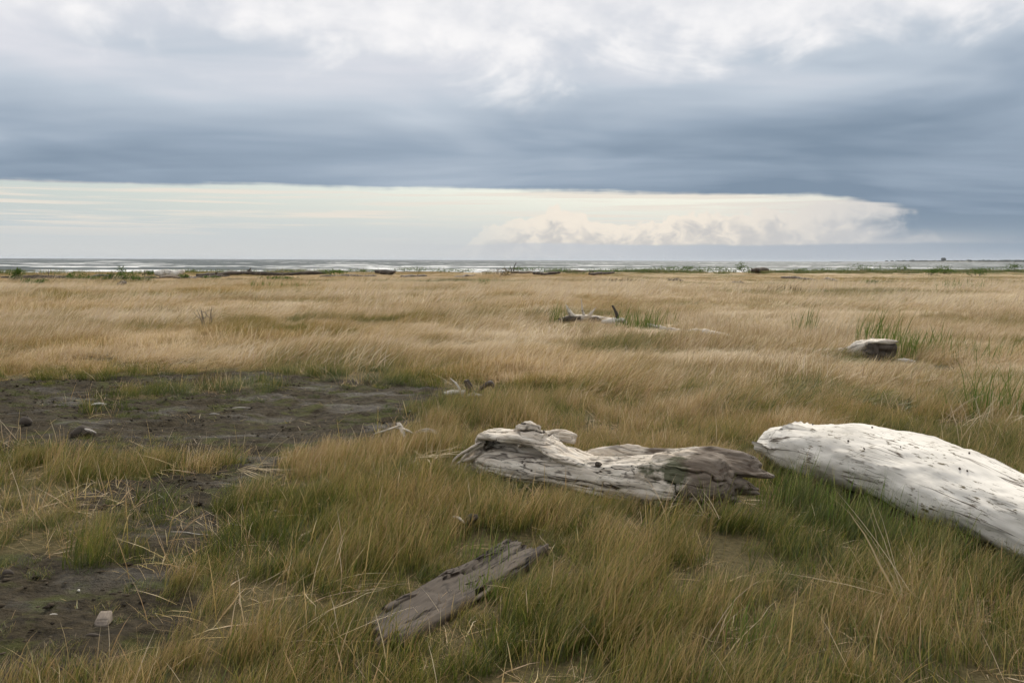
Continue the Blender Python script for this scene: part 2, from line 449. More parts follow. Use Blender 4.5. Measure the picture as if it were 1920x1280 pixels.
n1 = t.noise(P, 1.3, 5, 0.6); n2 = t.noise(P, 26.0, 6, 0.7); n3 = t.noise(t.vmul(P, (1.0, 1.9, 1.0)), 7.0, 6, 0.68)
px_, py_, pz_ = t.sep(P)
thatch = t.mix(n2.step(0.3, 0.7), (0.075, 0.062, 0.024), (0.150, 0.118, 0.052))
thatch = t.mix(py_.step(12.0, 32.0), thatch, t.mix(n3.step(0.3, 0.7), (0.20, 0.145, 0.075), (0.34, 0.255, 0.14)))
mudc = t.mix((n2 * 0.55 + n3 * 0.45).step(0.36, 0.66), (0.024, 0.0185, 0.010), (0.084, 0.066, 0.039))
mudc = t.mix(n1.step(0.60, 0.75) * 0.4, mudc, (0.115, 0.097, 0.072))
mossn = t.noise(t.vmul(P, (1.0, 1.5, 1.0)), 2.6, 6, 0.7)
mudc = t.mix(mossn.step(0.50, 0.64) * 0.85, mudc, (0.070, 0.074, 0.018))
col = t.mix((mud + (n2 - 0.5) * 0.5).step(0.3, 0.7), thatch, mudc)
col = t.mix(snd, col, t.mix(n1.step(0.3, 0.7), (0.16, 0.135, 0.105), (0.24, 0.205, 0.165)))
wet = mud * t.noise(t.vmul(P, (0.7, 1.8, 1.0)), 1.1, 4, 0.6).step(0.52, 0.64)
principled(t, o, col, 0.92 - wet * 0.30, n2 * 0.5 + n3 * 1.0, 1.0, 0.06, 0.18 + wet * 0.12)
ground = link('ground', to_mesh('ground', np.stack([X, Y, Z], -1).reshape(-1, 3), Fq, {'mud': mudv.ravel(), 'sand': sand.ravel()}, True), m)
tag(ground, 'open coastal meadow ground with bare dark mud patches, falling to the beach', kind='structure')

# ------------------------------------------------------------------ sea with breaking waves
def build_sea():
    xs = np.concatenate([np.linspace(-9000, -900, 20)[:-1], np.linspace(-900, -260, 60)[:-1], np.linspace(-260, 420, 300)[:-1], np.linspace(420, 1500, 90)[:-1], np.linspace(1500, 14000, 30)])
    ys = [105.0]; s = 0.7
    while ys[-1] < 24000: s = min(0.7 + max(0, ys[-1] - 220) * 0.012, 500); ys.append(ys[-1] + s)
    ys = np.array(ys)
    X, Y = np.meshgrid(xs, ys)
    off = Y - shore_y(np.clip(X, -3000, 60))                # distance off the shore, so crests run along it
    wob = 16 * fbm(X * 0.006, Y * 0.006, seed=71, oct=2) + 5 * fbm(X * 0.03, Y * 0.03, seed=72, oct=2)
    ph = (off + wob) / 34.0
    saw = ph - np.floor(ph)
    idc = np.floor(ph)
    life = np.clip(0.5 + 0.9 * vnoise(X * 0.011 + idc * 7.3, idc * 3.7, seed=73), 0, 1)
    surf = np.exp(-np.clip(off - 60, 0, None) / 230.0)
    crest = np.exp(-((saw - 0.5) / 0.10) ** 2)
    fade = np.exp(-Y / 2600)
    z = SEA_Z + fade * (0.55 * surf * crest * life + 0.20 * fbm(X * 0.05, Y * 0.10, seed=74, oct=4, gain=0.6) + 0.10 * fbm(X * 0.25, Y * 0.35, seed=75, oct=2))
    lead = np.where(saw < 0.52, np.exp(-((saw - 0.5) / 0.20) ** 2), np.exp(-((saw - 0.5) / 0.08) ** 2))
    foam = surf * lead * sstep(life, 0.35, 0.75) * 1.45
    foam += 0.8 * surf * sstep(fbm(X * 0.020, Y * 0.06, seed=76, oct=4), 0.05, 0.55) * sstep(off, 200, 30)
    cap = sstep(fbm(X * 0.020, Y * 0.032, seed=77, oct=3, gain=0.5), 0.60, 0.76) * sstep(Y, 160, 300)
    foam = foam * (1 + 0.5 * sstep(X, 60, -60)) + 0.22 * surf * sstep(X, 40, -60)
    foam = np.clip(foam + cap * 0.9, 0, 1.4)
    ny, nx = X.shape
    idx = np.arange(nx * ny).reshape(ny, nx)
    F = np.stack([idx[:-1, :-1], idx[:-1, 1:], idx[1:, 1:], idx[1:, :-1]], -1).reshape(-1, 4)
    m, t, o = new_mat('sea_water')
    P = t.node('ShaderNodeNewGeometry').outputs['Position']
    fm = S(t.nt, t.attr('foam').outputs['Fac'])
    fn = t.noise(t.vmul(P, (0.35, 0.9, 0.5)), 1.0, 6, 0.65)
    ff = (fm + (fn - 0.5) * 0.75).step(0.40, 0.68)
    wv = t.noise(t.vmul(P, (0.35, 0.8, 0.5)), 1.0, 5, 0.6)
    wv2 = t.noise(t.vmul(P, (0.05, 0.10, 0.5)), 1.0, 4, 0.6)
    p1 = t.node('ShaderNodeBsdfPrincipled')
    t.put(p1.inputs['Base Color'], t.mix(wv2.step(0.35, 0.65), (0.060, 0.074, 0.074), (0.100, 0.116, 0.112)))
    p1.inputs['Roughness'].default_value = 0.5; p1.inputs['IOR'].default_value = 1.33; p1.inputs['Specular IOR Level'].default_value = 0.14
    b = t.node('ShaderNodeBump'); b.inputs['Strength'].default_value = 0.5; b.inputs['Distance'].default_value = 0.8
    t.put(b.inputs['Height'], wv); t.link(b.outputs[0], p1.inputs['Normal'])
    d = t.node('ShaderNodeBsdfDiffuse'); d.inputs[0].default_value = (0.80, 0.80, 0.78, 1)
    mx = t.node('ShaderNodeMixShader'); t.put(mx.inputs[0], ff * 0.95)
    t.link(p1.outputs[0], mx.inputs[1]); t.link(d.outputs[0], mx.inputs[2]); t.link(mx.outputs[0], o.inputs[0])
    s = link('sea', to_mesh('sea', np.stack([X, Y, z], -1).reshape(-1, 3), F, {'foam': foam.ravel()}, True), m)
    tag(s, 'grey choppy sea with rows of white breakers', kind='structure')
build_sea()

# ------------------------------------------------------------------ blades
def blades(n, R0, lmin, lmax, width, tilt, bend, spread, seed, seg=5, wind=0.0, flat=1.0):
    """n curved ribbons rooted in a disc; wind = azimuth they lean towards. Returns V, F, blade, along"""
    g = np.random.default_rng(seed)
    r = R0 * np.sqrt(g.random(n)); a = g.random(n) * 2 * np.pi
    L = lmin + (lmax - lmin) * g.random(n) ** 1.3
    phi = wind + g.normal(0, spread, n)
    th0 = np.abs(g.normal(tilt, tilt * 0.6, n)); bd = bend * (0.35 + 1.1 * g.random(n))
    w = width * (0.5 + 1.0 * g.random(n) ** 2)
    tw = g.random(n) * np.pi
    P = np.stack([r * np.cos(a), r * np.sin(a), np.full(n, -0.01)], -1)
    V, AL, rows = [], [], []
    kink = g.normal(0, 0.25, (n, seg + 1)) * (1 + 2.0 * (g.random((n, 1)) < 0.15))
    for k in range(seg + 1):
        u = k / seg
        th = np.minimum(th0 + bd * u ** 1.4, 1.95); ph = phi + kink[:, k] * u
        D = np.stack([np.sin(th) * np.cos(ph), np.sin(th) * np.sin(ph), np.cos(th)], -1)
        sd = np.stack([-np.sin(ph + 0.9 * np.cos(tw)), np.cos(ph + 0.9 * np.cos(tw)), 0.35 * np.sin(tw)], -1)
        ww = w * (0.85 + 0.3 * u) * (1 - u ** 2.2)
        if k < seg:
            V += [P - sd * ww[:, None] * 0.5, P + sd * ww[:, None] * 0.5]; AL += [np.full(n, u)] * 2
        else:
            V += [P]; AL += [np.full(n, u)]
        P = P + D * (L / seg)[:, None]
        P[:, 2] = np.maximum(P[:, 2], 0.004)
    V = np.stack(V, 1); AL = np.stack(AL, 1); m = 2 * seg + 1
    V[:, :, 2] *= flat
    tri = []
    for k in range(seg - 1):
        b = 2 * k; tri += [(b, b + 1, b + 3), (b, b + 3, b + 2)]
    b = 2 * (seg - 1); tri += [(b, b + 1, b + 2)]
    F = (np.arange(n)[:, None, None] * m + np.array(tri)[None]).reshape(-1, 3)
    bl = np.repeat(g.random(n), m)
    return V.reshape(-1, 3), F, bl, AL.reshape(-1)

def scatter_tree():
    """node group: the loose vertices of the mesh carry the tufts that the same mesh holds as numbered islands"""
    ng = bpy.data.node_groups.new('scatter_tufts', 'GeometryNodeTree')
    ng.interface.new_socket('Geometry', in_out='INPUT', socket_type='NodeSocketGeometry')
    ng.interface.new_socket('Geometry', in_out='OUTPUT', socket_type='NodeSocketGeometry')
    N, L = ng.nodes.new, ng.links.new
    gi, go = N('NodeGroupInput'), N('NodeGroupOutput')
    def na(name, ty):
        n = N('GeometryNodeInputNamedAttribute'); n.data_type = ty; n.inputs['Name'].default_value = name
        return n.outputs['Attribute']
    sp = N('GeometryNodeSeparateGeometry'); sp.domain = 'POINT'
    cmp_ = N('FunctionNodeCompare'); cmp_.data_type = 'INT'; cmp_.operation = 'LESS_THAN'
    L(na('tuft', 'INT'), cmp_.inputs[2]); cmp_.inputs[3].default_value = 0
    L(gi.outputs[0], sp.inputs[0]); L(cmp_.outputs[0], sp.inputs['Selection'])
    si = N('GeometryNodeSplitToInstances'); si.domain = 'POINT'
    L(sp.outputs['Inverted'], si.inputs[0]); L(na('tuft', 'INT'), si.inputs['Group ID'])
    ip = N('GeometryNodeInstanceOnPoints')
    L(sp.outputs['Selection'], ip.inputs['Points']); L(si.outputs['Instances'], ip.inputs['Instance'])
    ip.inputs['Pick Instance'].default_value = True
    L(na('pick', 'INT'), ip.inputs['Instance Index'])
    e2r = N('FunctionNodeEulerToRotation'); L(na('turn', 'FLOAT_VECTOR'), e2r.inputs[0])
    L(e2r.outputs[0], ip.inputs['Rotation']); L(na('size', 'FLOAT_VECTOR'), ip.inputs['Scale'])
    L(ip.outputs[0], go.inputs[0])
    return ng
SCATTER = scatter_tree()

def scatter(name, tufts, pos, pick, turn, size, tint, mat):
    """one object of kind stuff: tufts = list of blades() results"""
    Vs, Fs, bl, al, td, base = [], [], [], [], [], 0
    for i, (V, F, b, a) in enumerate(tufts):
        Vs.append(V); Fs.append(F + base); bl.append(b); al.append(a); td.append(np.full(len(V), i)); base += len(V)
    n = len(pos)
    V = np.concatenate(Vs + [pos]); z = np.zeros(n)
    nv = base
    at = {'blade': np.concatenate(bl + [z]), 'along': np.concatenate(al + [z]),
          'tuft': np.concatenate(td + [np.full(n, -1)]).astype(int),
          'pick': np.concatenate([np.zeros(nv, int), pick.astype(int)]),
          'turn': np.concatenate([np.zeros((nv, 3)), turn]), 'size': np.concatenate([np.ones((nv, 3)), size]),
          'tint': np.concatenate([np.zeros(nv), tint])}
    o = link(name, to_mesh(name, V, np.concatenate(Fs), at), mat)
    md = o.modifiers.new('scatter', 'NODES'); md.node_group = SCATTER
    return o

# ------------------------------------------------------------------ meadow
def log_clear(x, y):
    """True where something heavy lies on the ground"""
    d = np.zeros(np.shape(x), bool)
    d |= seg_dist(x, y, [tuple(p) for p in WHITE_LOG]) < 0.22
    d |= seg_dist(x, y, [tuple(LOG_L), tuple(LOG_R)]) < 0.16
    d |= seg_dist(x, y, [tuple(PLANK_A), tuple(PLANK_B)]) < 0.115
    return d
def field(n_per_m2, y0, y1, seed, side=1.6):
    """random ground points in the wedge in front of the camera, with some room to its sides"""
    g = np.random.default_rng(seed)
    half = lambda y: 0.60 * y + side
    area = 0.60 * (y1 ** 2 - y0 ** 2) + 2 * side * (y1 - y0)
    n = int(area * n_per_m2)
    yy = y0 + (y1 - y0) * g.random(int(n * 1.02) * 3); acc = g.random(len(yy)) * half(y1) < half(yy)
    yy = yy[acc][:n]
    return (g.random(len(yy)) * 2 - 1) * half(yy), yy

def meadow():
    tufts = []
    # 0-7 near: fine blades; 8-13 near, low green; 14-19 middle; 20-25 far; 26-29 long dead stalks; 30-33 litter; 34-37 bits on the mud
    for k in range(8): tufts.append(blades(120, 0.165, 0.15, 0.40, 0.0046, 0.26, 0.80, 0.80, 100 + k))
    for k in range(6): tufts.append(blades(95, 0.14, 0.07, 0.22, 0.0048, 0.30, 0.70, 1.4, 200 + k))
    for k in range(6): tufts.append(blades(135, 0.30, 0.20, 0.46, 0.0068, 0.60, 1.20, 0.28, 300 + k, seg=4))
    for k in range(6): tufts.append(blades(190, 0.80, 0.25, 0.55, 0.0140, 0.80, 1.10, 0.22, 400 + k, seg=3))
    for k in range(4): tufts.append(blades(5, 0.10, 0.40, 0.70, 0.0045, 0.9, 0.75, 0.6, 500 + k, seg=6))
    for k in range(4): tufts.append(blades(30, 0.20, 0.12, 0.30, 0.0048, 1.35, 0.35, 1.6, 600 + k, seg=4))
    for k in range(4): tufts.append(blades(9, 0.26, 0.03, 0.13, 0.0050, 1.45, 0.2, 2.0, 700 + k, seg=3))
    for k in range(4): tufts.append(blades(14, 0.16, 0.30, 0.55, 0.0075, 0.75, 1.0, 0.16, 800 + k, seg=5))
    pos, pick, turn, size, tint = [], [], [], [], []
    G2 = np.random.default_rng(5)
    def add(x, y, var, wind, sc, zs, tn):
        z = height(x, y); n = len(x); lw = low_grass(x, y); sc = sc * (0.45 + 0.55 * lw); zs = zs * (0.35 + 0.65 * lw)
        pos.append(np.stack([x, y, z], -1)); pick.append(var)
        turn.append(np.stack([G2.normal(0, 0.06, n), G2.normal(0, 0.06, n), wind], -1))
        size.append(np.stack([sc, sc, sc * zs], -1)); tint.append(tn)
    def winds(x, y): return 0.15 + 1.1 * fbm(x * 0.35, y * 0.35, seed=31, oct=3) + G2.normal(0, 0.35, len(x))
    def dryness_and_shade(x, y):
        d = 0.33 + 0.445 * sstep(y, 6.0, 13) + 0.06 * sstep(y, 20, 45)
        d += 0.20 * fbm(x * 0.55, y * 0.6, seed=32, oct=4) + 0.10 * fbm(x * 0.16, y * 0.5, seed=33, oct=3) * sstep(y, 9, 18)
        d -= 0.12 * sstep(x, 0.6, 2.2) * sstep(y, 6.6, 5.4)
        near = (y < 17)
        sd = np.full(len(x), 3.0); sd[near] = mud_sd(x[near], y[near])
        d -= 0.42 * np.exp(-np.clip(sd, 0, None) / 0.8) * (y > 8) + 0.10 * np.exp(-np.clip(sd, 0, None) / 0.3)
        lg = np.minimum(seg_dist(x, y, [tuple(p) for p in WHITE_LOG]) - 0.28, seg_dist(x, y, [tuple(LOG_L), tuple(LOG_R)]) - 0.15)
        d -= 0.38 * np.exp(-np.clip(lg, 0, None) / 0.20)  # greener and darker by the logs: their contact shade painted into the tint
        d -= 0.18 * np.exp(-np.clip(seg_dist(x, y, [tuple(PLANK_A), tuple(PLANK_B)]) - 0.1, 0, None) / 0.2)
        return d + G2.normal(0, 0.05, len(x)), sd
    clump = lambda x, y, s, sd: fbm(x * s, y * s, seed=sd, oct=3)
    # near
    x, y = field(50, 2.2, 10.5, 41)
    keep = ~log_clear(x, y) & (G2.random(len(x)) < sstep(y, 10.5, 8.0) * 0.9 + 0.1)
    x, y = x[keep], y[keep]; tn, sd = dryness_and_shade(x, y); c = clump(x, y, 1.6, 42)
    keep = (sd > -0.02 + 0.05 * c) & (G2.random(len(x)) < 0.82 + 0.45 * c); x, y, tn, sd, c = (v[keep] for v in (x, y, tn, sd, c))
    edge = sstep(sd, 0.0, 0.45)
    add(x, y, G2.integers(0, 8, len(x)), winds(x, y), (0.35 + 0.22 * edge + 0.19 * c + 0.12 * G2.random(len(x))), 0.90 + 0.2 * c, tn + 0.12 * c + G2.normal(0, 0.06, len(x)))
    # low green undergrowth near
    x, y = field(32, 2.2, 12.0, 43)
    keep = ~log_clear(x, y); x, y = x[keep], y[keep]
    tn, sd = dryness_and_shade(x, y); c = clump(x, y, 1.1, 44)
    pr = np.where(sd > 0, 0.45 + 0.6 * c, 0.42 * sstep(clump(x, y, 1.7, 45), 0.0, 0.45) + 0.8 * np.exp(sd / 0.17))
    keep = G2.random(len(x)) < pr; x, y, tn, sd = x[keep], y[keep], tn[keep], sd[keep]
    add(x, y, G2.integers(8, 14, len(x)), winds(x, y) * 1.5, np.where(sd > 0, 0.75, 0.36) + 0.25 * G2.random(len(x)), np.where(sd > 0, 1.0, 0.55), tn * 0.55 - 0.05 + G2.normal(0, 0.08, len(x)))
    # middle distance, combed by the wind
    x, y = field(25, 8.0, 30.0, 46)
    keep = ~log_clear(x, y) & (G2.random(len(x)) < sstep(y, 8.0, 10.5) * sstep(y, 30, 22)); x, y = x[keep], y[keep]
    tn, sd = dryness_and_shade(x, y); c = clump(x, y, 0.9, 47)
    keep = (sd > 0) & (G2.random(len(x)) < 0.75 + 0.4 * c); x, y, tn, sd, c = (v[keep] for v in (x, y, tn, sd, c))
    low = sstep(clump(x, y, 0.45, 48), -0.15, 0.45)
    edge = sstep(sd, 0.0, 1.3)
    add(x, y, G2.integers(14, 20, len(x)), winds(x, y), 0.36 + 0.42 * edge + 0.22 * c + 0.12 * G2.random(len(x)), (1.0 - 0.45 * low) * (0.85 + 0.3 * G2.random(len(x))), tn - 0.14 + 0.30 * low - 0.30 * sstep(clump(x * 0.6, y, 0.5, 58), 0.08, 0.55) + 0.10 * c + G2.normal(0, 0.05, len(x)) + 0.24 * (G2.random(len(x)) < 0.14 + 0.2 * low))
    # far
    x, y = field(4.2, 20.0, 128.0, 49, side=6)
    keep = (G2.random(len(x)) < sstep(y, 20, 28)) & (y < berm_y(x) + 3) ; x, y = x[keep], y[keep]
    tn, sd = dryness_and_shade(x, y); c = clump(x, y, 0.5, 50)
    low = sstep(clump(x * 0.45, y, 0.20, 51), -0.05, 0.45); nb = sstep(y - berm_y(x), -30, -6)
    tn = tn - 0.22 * sstep(y - berm_y(x), -9, -1) * sstep(clump(x, y, 0.13, 52), -0.3, 0.3)
    add(x, y, G2.integers(20, 26, len(x)), winds(x * 0.4, y * 0.4), 0.62 + 0.24 * c + 0.22 * G2.random(len(x)), (0.72 - 0.30 * low) * (1 - 0.5 * nb), tn - 0.17 + 0.34 * low - 0.30 * sstep(clump(x * 0.35, y, 0.20, 59), 0.05, 0.5) + G2.normal(0, 0.04, len(x)) + 0.20 * (G2.random(len(x)) < 0.10 + 0.25 * low) + 0.16 * clump(x * 0.35, y, 0.55, 57))
    # pale wisps combed flat over the top of the sward
    x, y = field(9, 8.5, 60.0, 66)
    keep = ~log_clear(x, y); x, y = x[keep], y[keep]; tn, sd = dryness_and_shade(x, y)
    wisp = sstep(clump(x * 0.55, y, 0.45, 67), 0.02, 0.5) * sstep(y, 8.5, 13) * sstep(y, 62, 40)
    keep = (sd > 0.5) & (G2.random(len(x)) < wisp); x, y = x[keep], y[keep]
    add(x, y, G2.integers(38, 42, len(x)), winds(x, y), (0.8 + 0.5 * G2.random(len(x))) * (0.85 + 0.02 * y), np.full(len(x), 0.9), 0.98 + 0.15 * G2.random(len(x)))
    # matted dead litter close to the ground
    x, y = field(10, 2.2, 13.0, 61)
    keep = ~log_clear(x, y); x, y = x[keep], y[keep]; tn, sd = dryness_and_shade(x, y)
    keep = sd > -0.10; x, y = x[keep], y[keep]
    add(x, y, G2.integers(30, 34, len(x)), G2.uniform(-3.1, 3.1, len(x)), 0.7 + 0.5 * G2.random(len(x)), np.ones(len(x)), 0.55 + 0.30 * G2.random(len(x)))
    # straw bits on the bare mud
    x, y = field(7, 2.2, 14.0, 62)
    sd = mud_sd(x, y); keep = (sd < -0.02) & (G2.random(len(x)) < 0.45 + 0.6 * clump(x, y, 1.3, 63)); x, y = x[keep], y[keep]
    add(x, y, G2.integers(34, 38, len(x)), G2.uniform(-3.1, 3.1, len(x)), 0.8 + 0.5 * G2.random(len(x)), np.full(len(x), 0.5), 0.35 + 0.55 * G2.random(len(x)))
    # long dead stalks
    x, y = field(3.2, 2.4, 16.0, 53)
    keep = ~log_clear(x, y); x, y = x[keep], y[keep]; tn, sd = dryness_and_shade(x, y)
    keep = (sd > 0.03) & (G2.random(len(x)) < 0.4 + 0.9 * clump(x, y, 0.8, 54)); x, y = x[keep], y[keep]
    add(x, y, G2.integers(26, 30, len(x)), winds(x, y) * 2.2 + G2.normal(0, 0.8, len(x)), 0.6 + 0.5 * G2.random(len(x)), np.full(len(x), 0.9), 0.80 + 0.15 * G2.random(len(x)))
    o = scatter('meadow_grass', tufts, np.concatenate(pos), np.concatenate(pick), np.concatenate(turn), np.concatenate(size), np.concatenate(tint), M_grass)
    tag(o, 'wind-combed straw and green meadow grass covering the flat', 'grass', kind='stuff')
    print('tufts', sum(len(p) for p in pos))
meadow()

def mud_crumbs():
    """clods and grit standing proud of the mud: too many to count"""
    g = np.random.default_rng(19)
    ico = np.array([(0, 0, 1.0), (0.9, 0, 0.3), (0.28, 0.85, 0.35), (-0.72, 0.53, 0.3), (-0.72, -0.53, 0.35), (0.28, -0.85, 0.3), (0, 0, -0.6)])
    fi = np.array([(0, 1, 2), (0, 2, 3), (0, 3, 4), (0, 4, 5), (0, 5, 1), (6, 2, 1), (6, 3, 2), (6, 4, 3), (6, 5, 4), (6, 1, 5)])
    tufts = []
    for k in range(6):
        V, F, b = [], [], []
        for i in range(16):
            r = g.uniform(0.003, 0.015); c_ = np.array([g.uniform(-0.22, 0.22), g.uniform(-0.22, 0.22), 0.0])
            F.append(fi + 7 * i); V.append(c_ + ico * np.array([r * g.uniform(0.8, 1.8), r, r * 0.6]) * g.uniform(0.7, 1.3, (7, 1))); b.append(np.full(7, g.random()))
        tufts.append((np.concatenate(V), np.concatenate(F), np.concatenate(b), np.zeros(7 * 16)))
    x, y = field(14, 2.2, 14.0, 64); sd = mud_sd(x, y)
    k = (sd < 0.05) & (g.random(len(x)) < 0.5 + 0.8 * fbm(x * 1.2, y * 1.2, seed=65, oct=3)); x, y = x[k], y[k]; n = len(x)
    m, t, o = new_mat('mud_clods')
    bl = S(t.nt, t.attr('blade').outputs['Fac'])
    principled(t, o, t.ramp(bl, [(0.0, (0.018, 0.014, 0.009)), (0.7, (0.070, 0.055, 0.037)), (0.93, (0.10, 0.08, 0.055)), (1.0, (0.32, 0.28, 0.22))]), 0.95, spec=0.15)
    o = scatter('mud_clods', tufts, np.stack([x, y, height(x, y)], -1), g.integers(0, 6, n), np.stack([0 * x, 0 * x, g.uniform(-3, 3, n)], -1), np.repeat(g.uniform(0.7, 1.5, (n, 1)), 3, 1), 0 * x, m)
    tag(o, 'small dark clods and grit strewn over the bare mud', 'mud', kind='stuff')
mud_crumbs()

# ------------------------------------------------------------------ wood
def catmull(pts, n):
    P = np.asarray(pts, float); m = len(P)
    t = np.linspace(0, m - 1, n); i = np.clip(t.astype(int), 0, m - 2); u = (t - i)[:, None]
    g = lambda k: P[np.clip(k, 0, m - 1)]
    p0, p1, p2, p3 = g(i - 1), g(i), g(i + 1), g(i + 2)
    return 0.5 * (2 * p1 + (p2 - p0) * u + (2 * p0 - 5 * p1 + 4 * p2 - p3) * u * u + (3 * p1 - p0 - 3 * p2 + p3) * u ** 3)
def tube(pts, rad, n=40, k=24, lump=0.0, seed=0, flat_end=False, lf=1.0):
    """closed tapering tube; pts rows (x,y,z), rad numbers or (side, up) pairs. Returns V, F, grain, cavity"""
    C = catmull(pts, n)
    rr = np.asarray([(r, r) if np.isscalar(r) else r for r in rad], float)
    rr = np.maximum(catmull(np.c_[rr, rr[:, :1]], n)[:, :2], 0.0008)
    Tn = np.gradient(C, axis=0); Tn /= np.linalg.norm(Tn, axis=1, keepdims=True) + 1e-9
    up = np.array([0, 0, 1.0]); S_ = np.cross(Tn, up)
    bad = np.linalg.norm(S_, axis=1) < 0.25
    S_[bad] = np.cross(Tn[bad], np.array([0.3, 1.0, 0]))
    S_ /= np.linalg.norm(S_, axis=1, keepdims=True); U = np.cross(S_, Tn)
    th = np.linspace(0, 2 * np.pi, k, endpoint=False)
    s = np.concatenate([[0], np.cumsum(np.linalg.norm(np.diff(C, axis=0), axis=1))])
    mr = rr.mean()
    ct, stt = np.cos(th), np.sin(th)
    Sg, Tg = np.meshgrid(s, th, indexing='ij')
    grain = np.stack([Sg, np.cos(Tg) * mr, np.sin(Tg) * mr], -1)
    f = np.ones_like(Sg)
    if lump:
        f = f + lump * fbm(Sg * 3.0 * lf + seed, np.cos(Tg) * 1.2 + seed, np.sin(Tg) * 1.2, oct=3, seed=seed)
    V = C[:, None] + (S_[:, None] * (ct[None] * rr[:, :1])[..., None] + U[:, None] * (stt[None] * rr[:, 1:])[..., None]) * f[..., None]
    V = V.reshape(-1, 3); grain = grain.reshape(-1, 3)
    F = []
    for i in range(n - 1):
        a = i * k; b = a + k
        for j in range(k):
            j2 = (j + 1) % k; F.append((a + j, a + j2, b + j2, b + j))
    c0, c1 = len(V), len(V) + 1
    V = np.concatenate([V, C[:1], C[-1:]]); grain = np.concatenate([grain, [[0, 0, 0]], [[s[-1], 0, 0]]])
    for j in range(k):
        j2 = (j + 1) % k; F.append((c0, j2, j)); F.append((c1, (n - 1) * k + j, (n - 1) * k + j2))
    return V, F, grain
def normals_of(V, F):
    N = np.zeros_like(V)
    for q in ([f for f in F if len(f) == 4], [f for f in F if len(f) == 3]):
        if not q: continue
        q = np.array(q); a = V[q[:, 0]]; b = V[q[:, 1]]; c_ = V[q[:, 2]]
        if q.shape[1] == 4: nn = np.cross(c_ - a, V[q[:, 3]] - b)
        else: nn = np.cross(b - a, c_ - a)
        for i in range(q.shape[1]): np.add.at(N, q[:, i], nn)
    return N / (np.linalg.norm(N, axis=1, keepdims=True) + 1e-12)
def carve(V, N, grain, amp=0.010, sx=2.5, sy=22.0, seed=0, crack=0.6):
    """grain-wise fibres with sharp grooves between them, and deep cracks; returns moved V and the depth of the grooves"""
    gx_, gy_, gz_ = grain.T
    wob = 0.03 * vnoise(gx_ * 4, gy_ * 7, gz_ * 7, seed + 9) + 0.010 * vnoise(gx_ * 14, gy_ * 16, gz_ * 16, seed + 10)
    n1 = np.abs(vnoise(gx_ * sx, (gy_ + wob) * sy, (gz_ + wob) * sy, seed))
    n2 = np.abs(vnoise(gx_ * sx * 2.1, (gy_ + wob) * sy * 2.2, (gz_ + wob) * sy * 2.2, seed + 1))
    a = n1 ** 0.6 + 0.45 * n2 ** 0.6 - 0.75
    rid = np.abs(vnoise(gx_ * sx * 0.5, (gy_ + wob) * sy * 0.5, (gz_ + wob) * sy * 0.5, seed + 3))
    cut = sstep(rid, 0.10, 0.0) * sstep(vnoise(gx_ * 2.4, gy_ * 6, gz_ * 6, seed + 5), -0.2, 0.3) * crack
    big = fbm(gx_ * 3.5, gy_ * 7, gz_ * 7, oct=2, seed=seed + 7)
    d = amp * (0.75 * a + 0.5 * big) - amp * 2.4 * cut
    return V + N * d[:, None], np.clip(cut * 1.1 + sstep(n1, 0.16, 0.0) * 0.75 + sstep(n2, 0.10, 0.0) * 0.3, 0, 1)
def fuse(pieces, voxel):
    """join closed shells and remesh them into one skin"""
    V, F, b = [], [], 0
    for p in pieces:
        V.append(p[0]); F += [tuple(i + b for i in f) for f in p[1]]; b += len(p[0])
    me = to_mesh('raw', np.concatenate(V), F)
    o = bpy.data.objects.new('raw', me); COL.objects.link(o)
    md = o.modifiers.new('remesh', 'REMESH'); md.mode = 'VOXEL'; md.voxel_size = voxel
    dg = bpy.context.evaluated_depsgraph_get()
    ev = o.evaluated_get(dg).to_mesh()
    n = len(ev.vertices); W = np.zeros(n * 3, np.float32); ev.vertices.foreach_get('co', W)
    q = [tuple(p.vertices) for p in ev.polygons]
    o.evaluated_get(dg).to_mesh_clear()
    bpy.data.objects.remove(o); bpy.data.meshes.remove(me)
    return W.reshape(-1, 3).astype(float), q
def wood_mesh(name, pieces, voxel=None, amp=0.006, sx=2.5, sy=22.0, seed=0, crack=0.6, moss=None, shape=None, rot_and_shade=None):
    """one mesh from shells: fused when voxel is given, else just joined"""
    if voxel:
        V, F = fuse(pieces, voxel); g = V.copy()
    else:
        V, F, g, b = [], [], [], 0
        for p in pieces:
            V.append(p[0]); F += [tuple(i + b for i in f) for f in p[1]]; g.append(p[2] + 0.7 * len(g)); b += len(p[0])
        V = np.concatenate(V); g = np.concatenate(g)
    N = normals_of(V, F)
    V, cav = carve(V, N, g, amp, sx, sy, seed, crack)
    if shape is not None: V = shape(V)
    at = {'grain': g, 'cavity': cav}
    if moss is not None: at['moss'] = moss(V)
    if rot_and_shade is not None: at['rot_and_shade'] = rot_and_shade(V)
    return to_mesh(name, V, F, at, True)
def local(ox, oy, ang):
    """world (x,y) -> local frame"""
    c_, s_ = math.cos(ang), math.sin(ang)
    return lambda x, y: ((x - ox) * c_ + (y - oy) * s_, -(x - ox) * s_ + (y - oy) * c_)

